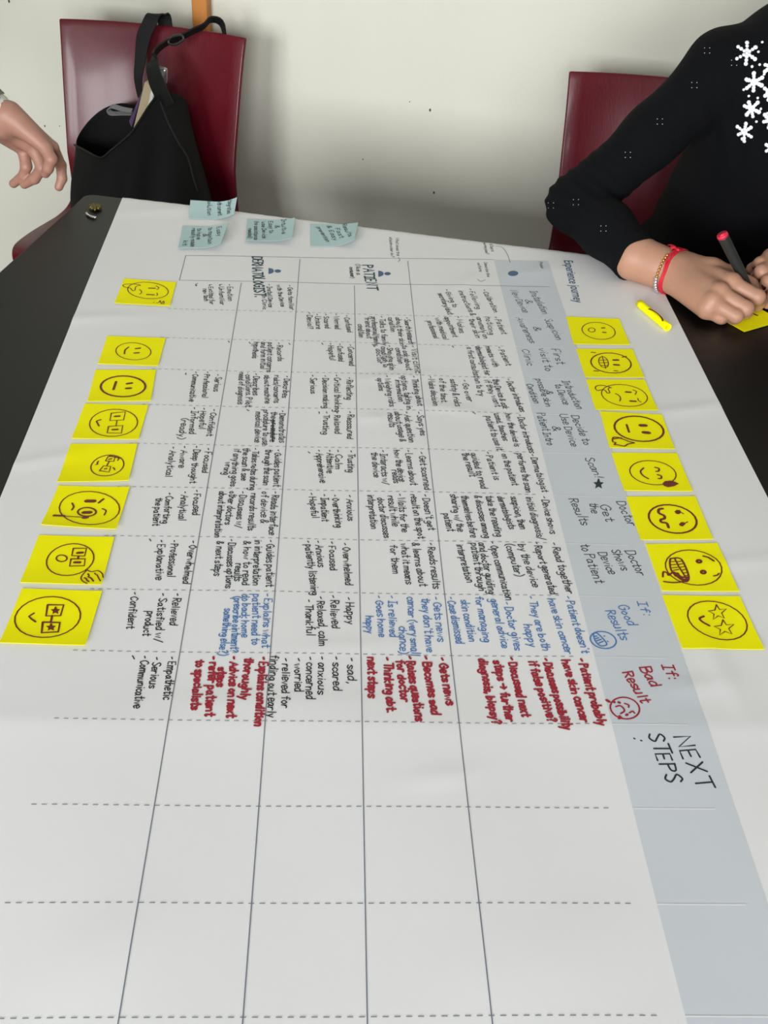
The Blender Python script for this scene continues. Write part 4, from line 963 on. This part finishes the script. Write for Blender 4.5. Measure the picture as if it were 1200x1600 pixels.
# ------------------------------------------------------------------ people
def limb(b, pts, rad, k=.02): b.chain(pts, rad, k)
def head_body(b, c, look):
    """head with face: c centre, look horizontal facing unit vector; returns nothing"""
    f = Vector(look).normalized(); r = f.cross(Vector((0, 0, 1))).normalized()
    rot = Matrix((r, f, Vector((0, 0, 1)))).transposed()
    P = lambda x, y, z: c + r*x + f*y + Vector((0, 0, z))
    b.ell(P(0, -.012, .025), (.074, .094, .092), .02, rot); b.ell(P(0, .028, -.045), (.056, .062, .070), .03, rot)
    b.ell(P(0, .075, -.095), (.024, .018, .016), .02, rot)
    b.cone(P(0, .094, .012), P(0, .112, -.024), .009, .014, .01); b.cone(P(-.014, .098, -.030), P(.014, .098, -.030), .008, .008, .008)
    for s in (-1, 1):
        b.ell(P(s*.032, .098, .015), (.017, .016, .011), .014, rot, -1); b.ell(P(s*.032, .080, .013), (.013, .013, .011), .004, rot)
        b.cone(P(s*.015, .092, .034), P(s*.048, .080, .034), .008, .006, .012)
        b.ell(P(s*.076, -.012, .0), (.010, .020, .032), .008, rot)
    b.cone(P(-.020, .090, -.060), P(.020, .090, -.060), .007, .007, .006); b.cone(P(-.018, .088, -.072), P(.018, .088, -.072), .008, .008, .006)

# --- the writer
person = empty('person', (1.06, .38, .0), 'person in black sweater with white snowflakes, seated and writing with a marker', 'person')
SHR = Pw(1134, 108, .15); TRP = Pw(1285, 104, .17); ELR = Pz(902, 318, TZ+.055); CUF = Pz(992, 402, TZ+.036)
WR = Pz(1052, 424, TZ+.030)
CH = Vector((1.125, .19, .94)); PEL = Vector((1.09, .40, .585)); NECK = Vector((1.22, .150, 1.10)); HEAD = Vector((1.215, .08, 1.265))
SHL = Vector((1.39, .14, .98)); ELL = Vector((1.41, .05, .80)); WL = Pz(1250, 404, TZ+.040); CUFL = ELL.lerp(WL, .6)
arm_c = Body()
# right forearm and hand
hr = Body()
fa0 = ELR.lerp(CUF, .55)
hr.chain([fa0, CUF, Pz(1030, 417, TZ+.033), Pz(1056, 426, TZ+.031)], [.035, .0295, .0262, .0245], .02)
w1, w2 = Pz(1062, 413, TZ+.034), Pz(1050, 437, TZ+.026)
mI, mM, mR, mP = Pz(1142, 443, TZ+.046), Pz(1124, 458, TZ+.041), Pz(1112, 473, TZ+.032), Pz(1103, 485, TZ+.020)
for a_, m_, ra, rb in ((w1, mI, .020, .0145), (w1.lerp(w2, .35), mM, .020, .0140), (w1.lerp(w2, .7), mR, .019, .0132), (w2, mP, .018, .0125)):
    hr.cone(a_, m_, ra, rb, .014)
for m_, r in ((mI, .0118), (mM, .0115), (mR, .0108), (mP, .0100)):                     # knuckles
    hr.ell(m_ + Vector((0, -.001, .006)), (r, r, r*.85), .006)
hr.chain([mI, Pz(1184, 464, TZ+.036), Pz(1187, 472, TZ+.020), Pz(1184, 479, TZ+.011)], [.0125, .0105, .0090, .0075], .004)
hr.chain([mM, Pz(1166, 482, TZ+.028), Pz(1166, 488, TZ+.014), Pz(1156, 486, TZ+.010)], [.0122, .0105, .0090, .0080], .004)
hr.chain([mR, Pz(1150, 494, TZ+.020), Pz(1147, 497, TZ+.011), Pz(1138, 494, TZ+.010)], [.0115, .0098, .0085, .0078], .004)
hr.chain([mP, Pz(1126, 496, TZ+.013), Pz(1128, 497, TZ+.010), Pz(1120, 494, TZ+.009)], [.0105, .0088, .0080, .0075], .004)
hr.chain([Pz(1075, 415, TZ+.036), Pz(1112, 423, TZ+.042), Pz(1146, 430, TZ+.036), Pz(1172, 446, TZ+.026), Pz(1183, 465, TZ+.014)], [.018, .0175, .0125, .0105, .0080], .008)
# left forearm and hand holding the note's far side
hl = Body()
hl.chain([ELL.lerp(WL, .5), WL], [.034, .026], .02)
lm = [Pz(1205, 402, TZ+.048), Pz(1208, 412, TZ+.046), Pz(1212, 424, TZ+.040), Pz(1218, 436, TZ+.030)]
for m_, r in zip(lm, (.0135, .0135, .013, .0115)): hl.cone(WL, m_, .021, r, .014)
hl.chain([lm[0], Pz(1188, 412, TZ+.046), Pz(1176, 420, TZ+.032), Pz(1171, 426, TZ+.020)], [.0115, .0098, .0086, .0074], .004)
hl.chain([lm[1], Pz(1190, 424, TZ+.044), Pz(1182, 434, TZ+.026), Pz(1179, 438, TZ+.012)], [.0118, .0100, .0088, .0076], .004)
hl.chain([lm[2], Pz(1200, 440, TZ+.038), Pz(1192, 450, TZ+.022), Pz(1189, 454, TZ+.010)], [.0112, .0096, .0085, .0075], .004)
hl.chain([lm[3], Pz(1212, 452, TZ+.028), Pz(1205, 460, TZ+.016), Pz(1203, 463, TZ+.009)], [.0100, .0086, .0078, .0070], .004)
hl.chain([Pz(1236, 412, TZ+.040), Pz(1222, 450, TZ+.032), Pz(1210, 466, TZ+.020), Pz(1200, 474, TZ+.010)], [.0165, .0125, .0105, .0085], .008)
core = Body()
core.ell(PEL, (.165, .125, .12), .05); core.ell(PEL.lerp(CH, .5), (.135, .095, .17), .06); core.ell(CH, (.150, .100, .17), .06)
core.chain([SHR, ELR], [.040, .033], .02); core.chain([SHL, ELL], [.045, .036], .03); core.cone(ELR, fa0.lerp(CUF, .2), .036, .032, .02); core.cone(ELL, ELL.lerp(WL, .6), .036, .031, .02)
core.chain([SHR, TRP, NECK], [.038, .038, .045], .03); core.cone(SHL.lerp(NECK, .2), NECK, .036, .045, .04)
core.cone(NECK, HEAD + Vector((0, .02, -.05)), .052, .050, .03)
head_body(core, HEAD, (-.05, -1, 0))
for s in (-1, 1):
    kn = PEL + Vector((s*.11, -.42, -.03)); core.chain([PEL + Vector((s*.09, -.02, -.02)), kn, Vector((kn.x, kn.y+.04, .10)), Vector((kn.x, kn.y-.10, .05))], [.085, .056, .040, .035], .03)
body = np_mesh('body', join_np([core.mesh(.006), hr.mesh(.0015), hl.mesh(.0018)]), 'skin'); local(body, person)

sw = Body()
sw.ell(PEL + Vector((.015, -.03, .08)), (.165, .145, .13), .06); sw.ell(PEL.lerp(CH, .5) + Vector((.01, -.02, 0)), (.165, .13, .19), .09)
sw.ell(CH, (.170, .120, .17), .09)
sw.chain([SHR, SHR.lerp(ELR, .5), ELR], [.056, .0425, .0435], .03)
sw.chain([ELR, ELR.lerp(CUF, .5), CUF], [.044, .040, .0345], .02)
sw.chain([SHL, SHL.lerp(ELL, .5), ELL], [.060, .049, .044], .03); sw.chain([ELL, CUFL], [.044, .036], .02)
sw.chain([SHR, TRP, NECK + Vector((.01, 0, -.04))], [.050, .047, .048], .03); sw.cone(SHL, NECK + Vector((.05, 0, -.03)), .058, .050, .05)
sw.ell(NECK + Vector((.01, 0, -.03)), (.066, .066, .045), .02)
ELd = (ELR - SHR).normalized()
def folds(Fd, ax):
    X = ax[0][:, None, None]; Y = ax[1][None, :, None]; Z = ax[2][None, None, :]
    dE = np.sqrt((X-ELR.x)**2 + (Y-ELR.y)**2 + (Z-ELR.z)**2)
    t = (X-ELR.x)*.3 + (Y-ELR.y)*.4 + (Z-ELR.z)*.85
    A = .0028*np.exp(-(dE/.075)**2)*np.sin(t*300 + (X-ELR.x)*60)
    dS = np.sqrt((X-SHR.x-.02)**2 + (Y-SHR.y)**2 + (Z-SHR.z+.06)**2)
    A = A + .0032*np.exp(-(dS/.07)**2)*np.sin((X-SHR.x)*190 + (Z-SHR.z)*60)
    A = A + .0018*np.sin(X*38+Z*22)*np.sin(Z*31-X*9)
    return Fd + A.astype(np.float32)
VQ = sw.mesh(.0045, warp=folds)
# cut the sleeves' closed ends back so that they end in open cuffs around the wrists
def cut(VQ, p, n):
    V, Q = VQ; d = (V - np.array(p)) @ np.array(n); near = np.linalg.norm(V-np.array(p), axis=1) < .09
    bad = (d > 0) & near; keep = ~bad[Q].any(1); return V, Q[keep]
ad = (CUF-ELR).normalized(); VQ = cut(VQ, CUF - ad*.009, ad)
al = (CUFL-ELL).normalized(); VQ = cut(VQ, CUFL - al*.009, al)
V_, Q_ = VQ; used = np.zeros(len(V_), bool); used[Q_.ravel()] = True; rem = np.cumsum(used)-1
sweater = np_mesh('sweater', (V_[used], rem[Q_]), 'sweater'); local(sweater, person)
# ribbed cuff
def cuff(name, c, d, r0, r1, ln, m, parent, wav=.0012):
    a = d.orthogonal().normalized(); b = d.cross(a); V, F = [], []; n = 48
    prof = [(-.012, r0), (0, r1), (ln*.5, r1*.985), (ln, r1*.97), (ln+.0015, r1*.93), (ln-.002, r1*.90), (-.010, r1*.88)]
    for t, r in prof:
        for k in range(n):
            an = 2*math.pi*k/n; rr_ = r + wav*math.cos(k*math.pi) if 0 < t < ln else r
            V.append(c + d*(t + .0015*math.sin(an*5)) + (a*math.cos(an) + b*math.sin(an))*rr_)
    for i in range(len(prof)-1):
        for k in range(n): F.append((i*n+k, i*n+(k+1) % n, (i+1)*n+(k+1) % n, (i+1)*n+k))
    return pyd(name, V, F, m, parent, True)
local(cuff('cuff', CUF - ad*.004, ad, .0362, .0368, .010, 'sweater', None), person)
local(cuff('cuff', CUFL - al*.004, al, .0376, .0382, .010, 'sweater', None), person)
tr_ = Body(); tr_.ell(PEL, (.18, .14, .12), .05)
for s in (-1, 1):
    kn = PEL + Vector((s*.11, -.42, -.03)); tr_.chain([PEL + Vector((s*.09, -.02, -.02)), kn, Vector((kn.x, kn.y+.04, .10))], [.098, .066, .052], .03)
local(np_mesh('trousers', tr_.mesh(.01), 'denim'), person)
hb = Body(); hb.ell(HEAD + Vector((0, .018, .040)), (.086, .096, .094), .02); hb.ell(HEAD + Vector((0, .075, -.06)), (.085, .05, .13), .03)
for s in (-1, 1): hb.cone(HEAD + Vector((s*.075, .03, .03)), HEAD + Vector((s*.085, .03, -.16)), .026, .020, .02)
local(np_mesh('hair', hb.mesh(.006), 'hair'), person)
# sequin snowflakes sewn on the sweater front
dg = bpy.context.evaluated_depsgraph_get()
bv = BVHTree.FromPolygons([tuple(v) for v in V_[used]], [tuple(int(i) for i in q_) for q_ in rem[Q_]])
def on_sweater(px, py):
    h = bv.ray_cast(CAM, ray(px, py).normalized()); return (h[0], h[1]) if h[0] is not None else (None, None)
def bead(V, F, p, n, r):
    a = n.orthogonal().normalized(); b = n.cross(a); b0 = len(V); K = 8
    for rr_, h in ((1, 0), (.85, .35), (.35, .5)):
        for k in range(K): V.append(p + a*(r*rr_*math.cos(k*2*math.pi/K)) + b*(r*rr_*math.sin(k*2*math.pi/K)) + n*(h*r))
    for i in range(2):
        for k in range(K): F.append((b0+i*K+k, b0+i*K+(k+1) % K, b0+(i+1)*K+(k+1) % K, b0+(i+1)*K+k))
    F.append(tuple(b0+2*K+k for k in range(K)))
flakes = [(1167, 83, 20, 0, 8), (1178, 128, 16, 10, 6), (1174, 170, 16, 25, 6), (1163, 206, 17, 5, 6), (1203, 188, 14, 0, 6), (1206, 104, 15, 15, 6), (1204, 145, 13, 5, 6), (1206, 230, 14, 20, 6)]
for fx, fy, fr, rot, _ in flakes:
    p, n = on_sweater(fx, fy)
    if p is None: continue
    u = (Vector((0, 0, 1)) - n*n.z).normalized(); v = n.cross(u); V, F = [], []; sc = fr*.00088
    for k in range(6):
        an = math.radians(rot + 60*k + rng.uniform(-9, 9)); d = u*math.cos(an) + v*math.sin(an); lk = rng.uniform(.8, 1.05)
        for j, rr_ in ((.30, .0029), (.62, .0029), (.94, .0031)):
            pt = p + d*(sc*.95*j*lk); h = bv.find_nearest(pt)
            bead(V, F, h[0] + h[1]*.0004, h[1], rr_*rng.uniform(.85, 1.12))
    bead(V, F, p + n*.0004, n, .0027)
    local(pyd('snowflake', V, F, 'sequin', None, True), person)
V, F = [], []
for x, y, r in ((1191, 66, .0020), (1185, 81, .0020), (1175, 104, .0022), (1187, 101, .0020), (1194, 116, .0020), (1167, 126, .0020), (1162, 140, .0020), (1170, 150, .0020), (1184, 153, .0020), (1198, 145, .002), (1189, 170, .0020), (1182, 190, .002), (1199, 177, .002), (1160, 217, .0030)):
    p, n = on_sweater(x, y)
    if p is not None: bead(V, F, p + n*.0004, n, r)
for cx, cy in ((1105, 79), (1147, 98), (1085, 133), (1031, 190), (981, 242), (900, 316), (861, 321), (943, 357)):
    for dx, dy in ((-4, -4), (4, -4), (-4, 4), (4, 4)):
        p, n = on_sweater(cx+dx, cy+dy)
        if p is not None: bead(V, F, p + n*.0003, n, .00055)
local(pyd('scattered_beads', V, F, 'sequin', None, True), person)['kind'] = 'stuff'
# painted nails of the hand at the edge of the picture
def nail(p, n, d, l, w_, m, parent):
    s = n.cross(d).normalized(); V, F = [], []
    for i in range(7):
        t = i/6*2-1; ww = w_*math.sqrt(max(0, 1-t**4*.7))
        for k in range(7):
            q_ = k/6*2-1; V.append(p + d*(t*l) + s*(q_*ww) - n*(q_*q_*w_*.45) + n*.0004)
    for i in range(6):
        for k in range(6): F.append((i*7+k, i*7+k+1, i*7+8+k, i*7+7+k))
    o = pyd('fingernail', V, F, m, None, True); md = o.modifiers.new('t', 'SOLIDIFY'); md.thickness = .0006; md.offset = 0
    return local(o, parent)
bh = BVHTree.FromPolygons([tuple(v.co) for v in body.data.vertices], [tuple(p.vertices) for p in body.data.polygons])
for px, py, tx, ty in ((1178, 419, 1169, 423), (1193, 450, 1187, 456)):
    h = bh.ray_cast(CAM, ray(px, py).normalized())
    if h[0] is not None:
        d = (Pz(tx, ty, h[0].z) - Pz(px, py, h[0].z)); d = (d - h[1]*d.dot(h[1])).normalized()
        nail(h[0], h[1], d, .0058, .0045, 'polish', person)['label'] = 'dark painted fingernail'

# bracelet of red thread, gold and silver beads
br = empty('bracelet', WR, 'red thread bracelet with gold and silver beads on the writing wrist', 'bracelet')
bc = Pz(1049, 424, TZ+.031); bx_ = (Pz(1075, 433, TZ+.031) - Pz(1020, 413, TZ+.031)).normalized(); by_ = Vector((0, 0, 1)); bzv = bx_.cross(by_).normalized(); by_ = bzv.cross(bx_)
def wrist_at(a, dx, lift):
    o = bc + bx_*dx; d = bzv*math.cos(a) + by_*math.sin(a)
    h = bh.ray_cast(o + d*.09, -d, .09)
    return (h[0] if h[0] is not None else o + d*.028) + d*lift
def ring(lift, skew, ph, n=48, wob=.0, sh=0.0):
    return [wrist_at(2*math.pi*k/n, skew*math.cos(2*math.pi*k/n+ph) + wob*math.sin(10*math.pi*k/n) + sh, lift) for k in range(n)]
V, F = [], []
tube_data(ring(.0012, .004, 0), .0016, 8, True, V=V, F=F); tube_data(ring(.0013, .003, .5, wob=.0006, sh=.003), .0015, 8, True, V=V, F=F); tube_data(ring(.0022, .005, .2, wob=.0012, sh=-.002), .0013, 8, True, V=V, F=F)
local(pyd('red_thread', V, F, 'thread', None, True), br)
kn = wrist_at(1.75, .0, .003); V, F = [], []
for dx, dy in ((-26, 16), (-14, 6), (-12, 2), (-16, 10), (-9, -1)):
    e = wrist_at(1.75 + dy*.03 - .25, dx*.0008, .0015); tube_data(catmull([kn, kn.lerp(e, .5)+Vector((0, 0, .003)), e], 4), [.0012]*8+[.0008], 6, V=V, F=F)
tube_data([kn-bx_*.003, kn, kn+bx_*.003], [.0016, .0028, .0016], 8, V=V, F=F)
local(pyd('tassel', V, F, 'thread', None, True), br)
def ball(V, F, c, r, seg=8, rings=6):
    b0 = len(V)
    for i in range(rings+1):
        th = math.pi*i/rings
        for k in range(seg): V.append(c + Vector((r*math.sin(th)*math.cos(2*math.pi*k/seg), r*math.sin(th)*math.sin(2*math.pi*k/seg), r*math.cos(th))))
    for i in range(rings):
        for k in range(seg): F.append((b0+i*seg+k, b0+(i+1)*seg+k, b0+(i+1)*seg+(k+1) % seg, b0+i*seg+(k+1) % seg))
for mname, nm, a0, a1, n, r in (('gold', 'gold_beads', 0.05, 1.05, 8, .0023), ('silver', 'silver_beads', -.75, -.05, 6, .0034)):
    V, F = [], []
    for k in range(n):
        a_ = a0 + (a1-a0)*k/(n-1)
        ball(V, F, wrist_at(a_, -.004, r*.7), r)
    local(pyd(nm, V, F, mname, None, True), br)

# marker
nib = Pz(1185, 480, TZ+.003); top = Pz(1128, 366, TZ+.112); pd = (top-nib).normalized(); Lp = (top-nib).length
mk = empty('marker', nib, 'black felt marker with red end held upright in the writing hand', 'marker')
PP = lambda t: nib + pd*t
local(tube('barrel', [PP(.016), PP(.018), PP(.05), PP(.07), PP(Lp-.006), PP(Lp-.004)], [.0036, .0046, .0062, .0072, .0078, .0078], 'pen', None, 24), mk)
local(tube('end_plug', [PP(Lp-.0045), PP(Lp-.002), PP(Lp), PP(Lp+.0008), PP(Lp-.001)], [.0079, .0080, .0076, .0055, .0035], 'pen_red', None, 24), mk)
local(tube('nib', [PP(0), PP(.003), PP(.006), PP(.016)], [.001, .0016, .0030, .0038], 'nib', None, 16), mk)

# --- the second person, standing at the table's left end: only the reaching hand is in the picture
p2 = empty('person', (-.86, -.12, 0), 'person whose bare hand with a white cuff reaches in before the bag', 'person')
W0 = .02
WRH = Pw(4, 192, W0); EL2 = Vector((-.325, .0, 1.005)); SH2 = Vector((-.58, .04, 1.29)); CH2 = Vector((-.78, -.08, 1.22)); PE2 = Vector((-.90, -.14, .93))
h2 = Body()
h2.chain([EL2.lerp(WRH, .5), WRH], [.029, .0265], .02)
wa, wb_ = Pw(14, 180, W0-.002), Pw(6, 207, W0+.016)
mA, mB, mC, mD = Pw(81, 231, W0+.010), Pw(71, 231, W0-.012), Pw(55, 236, W0+.022), Pw(37, 234, W0+.034)
for a_, m_, ra, rb in ((wa, mA, .020, .0115), (wa, mB, .020, .0110), (wa.lerp(wb_, .6), mC, .019, .0108), (wb_, mD, .019, .0105)): h2.cone(a_, m_, ra, rb, .012)
h2.chain([mA, Pw(95, 258, W0+.034), Pw(97, 279, W0+.030), Pw(92, 292, W0+.024)], [.0112, .0090, .0082, .0072], .003)
h2.chain([mB, Pw(80, 249, W0-.022), Pw(75, 263, W0-.022), Pw(71, 271, W0-.018)], [.0108, .0098, .0090, .0076], .003)
h2.chain([mC, Pw(66, 262, W0+.012), Pw(54, 279, W0+.016), Pw(38, 288, W0+.022)], [.0115, .0098, .0088, .0076], .004)
h2.chain([mD, Pw(41, 260, W0+.022), Pw(37, 274, W0+.024), Pw(21, 287, W0+.030)], [.0108, .0094, .0084, .0074], .004)
h2.chain([Pw(16, 190, W0+.03), Pw(36, 203, W0+.055), Pw(54, 216, W0+.066), Pw(64, 226, W0+.064)], [.017, .0135, .0108, .0085], .008)
c2 = Body()
c2.ell(PE2, (.12, .165, .13), .05); c2.ell(PE2.lerp(CH2, .5), (.10, .14, .18), .06); c2.ell(CH2, (.11, .175, .19), .06)
N2 = Vector((-.76, -.09, 1.45)); HD2 = Vector((-.71, -.08, 1.60))
SH2b = Vector((-.80, -.27, 1.34))
c2.chain([SH2, EL2], [.050, .038], .03); c2.cone(EL2, EL2.lerp(WRH, .6), .036, .024, .02)
c2.chain([SH2b, Vector((-.84, -.36, 1.08)), Vector((-.72, -.36, .86))], [.050, .040, .030], .03)
OW = Vector((-.70, -.36, .84)); h2.chain([Vector((-.73, -.36, .90)), OW], [.028, .025], .02)
for k in range(4):
    ky = OW + Vector((.035, .030 - .020*k, -.075)); h2.cone(OW + Vector((0, .012 - .008*k, 0)), ky, .018, .0115, .012)
    h2.chain([ky, ky + Vector((.022, 0, -.036)), ky + Vector((.018, 0, -.062 + .004*abs(k-1))), ky + Vector((.004, 0, -.080 + .005*abs(k-1)))], [.0105, .0092, .0084, .0072], .004)
h2.chain([OW + Vector((.01, .02, -.02)), OW + Vector((.030, .050, -.050)), OW + Vector((.048, .056, -.080)), OW + Vector((.052, .052, -.105))], [.016, .0125, .0100, .0080], .008)
c2.cone(SH2, N2, .05, .05, .05); c2.cone(SH2b, N2, .05, .05, .05); c2.cone(N2, HD2 + Vector((-.02, 0, -.05)), .055, .052, .03)
head_body(c2, HD2, (1, .1, 0))
for s in (-1, 1): c2.chain([PE2 + Vector((0, s*.09, -.03)), Vector((-.89, -.14+s*.10, .50)), Vector((-.91, -.14+s*.11, .06))], [.09, .06, .042], .03)
b2 = np_mesh('body', join_np([c2.mesh(.008), h2.mesh(.0015)]), 'skin2'); local(b2, p2)
d2 = (WRH-EL2).normalized(); C2 = WRH - d2*.020
s2_ = Body(); s2_.ell(PE2.lerp(CH2, .3), (.135, .18, .16), .06); s2_.ell(CH2, (.13, .195, .19), .06)
s2_.chain([SH2, EL2, C2], [.066, .050, .038], .03); s2_.chain([SH2b, Vector((-.84, -.36, 1.08)), Vector((-.73, -.36, .88))], [.064, .050, .040], .03)
s2_.cone(SH2, N2 + Vector((0, 0, -.05)), .06, .06, .05); s2_.cone(SH2b, N2 + Vector((0, 0, -.05)), .06, .06, .05)
VQ2 = s2_.mesh(.006); VQ2 = cut(VQ2, C2 - d2*.004, d2)
local(np_mesh('sweater', VQ2, 'sage'), p2)
local(cuff('cuff', C2 - d2*.006, d2, .037, .0355, .012, 'white_knit', None), p2)['label'] = 'white cuff'
t2 = Body(); t2.ell(PE2, (.135, .18, .13), .05)
for s in (-1, 1): t2.chain([PE2 + Vector((0, s*.09, -.03)), Vector((-.89, -.14+s*.10, .50)), Vector((-.91, -.14+s*.11, .08))], [.102, .075, .060], .03)
local(np_mesh('trousers', t2.mesh(.01), 'denim'), p2)
for s in (-1, 1):
    sb = Body(); fx = Vector((-.90, -.14 + s*.115, .0)); sb.chain([fx + Vector((-.01, 0, .05)), fx + Vector((.06, 0, .042)), fx + Vector((.15, s*.008, .036))], [.050, .044, .036], .03)
    local(np_mesh('shoe', sb.mesh(.006), 'strap'), p2)
hb2 = Body(); hb2.ell(HD2 + Vector((-.02, 0, .040)), (.097, .087, .092), .02)
local(np_mesh('hair', hb2.mesh(.006), 'hair'), p2)
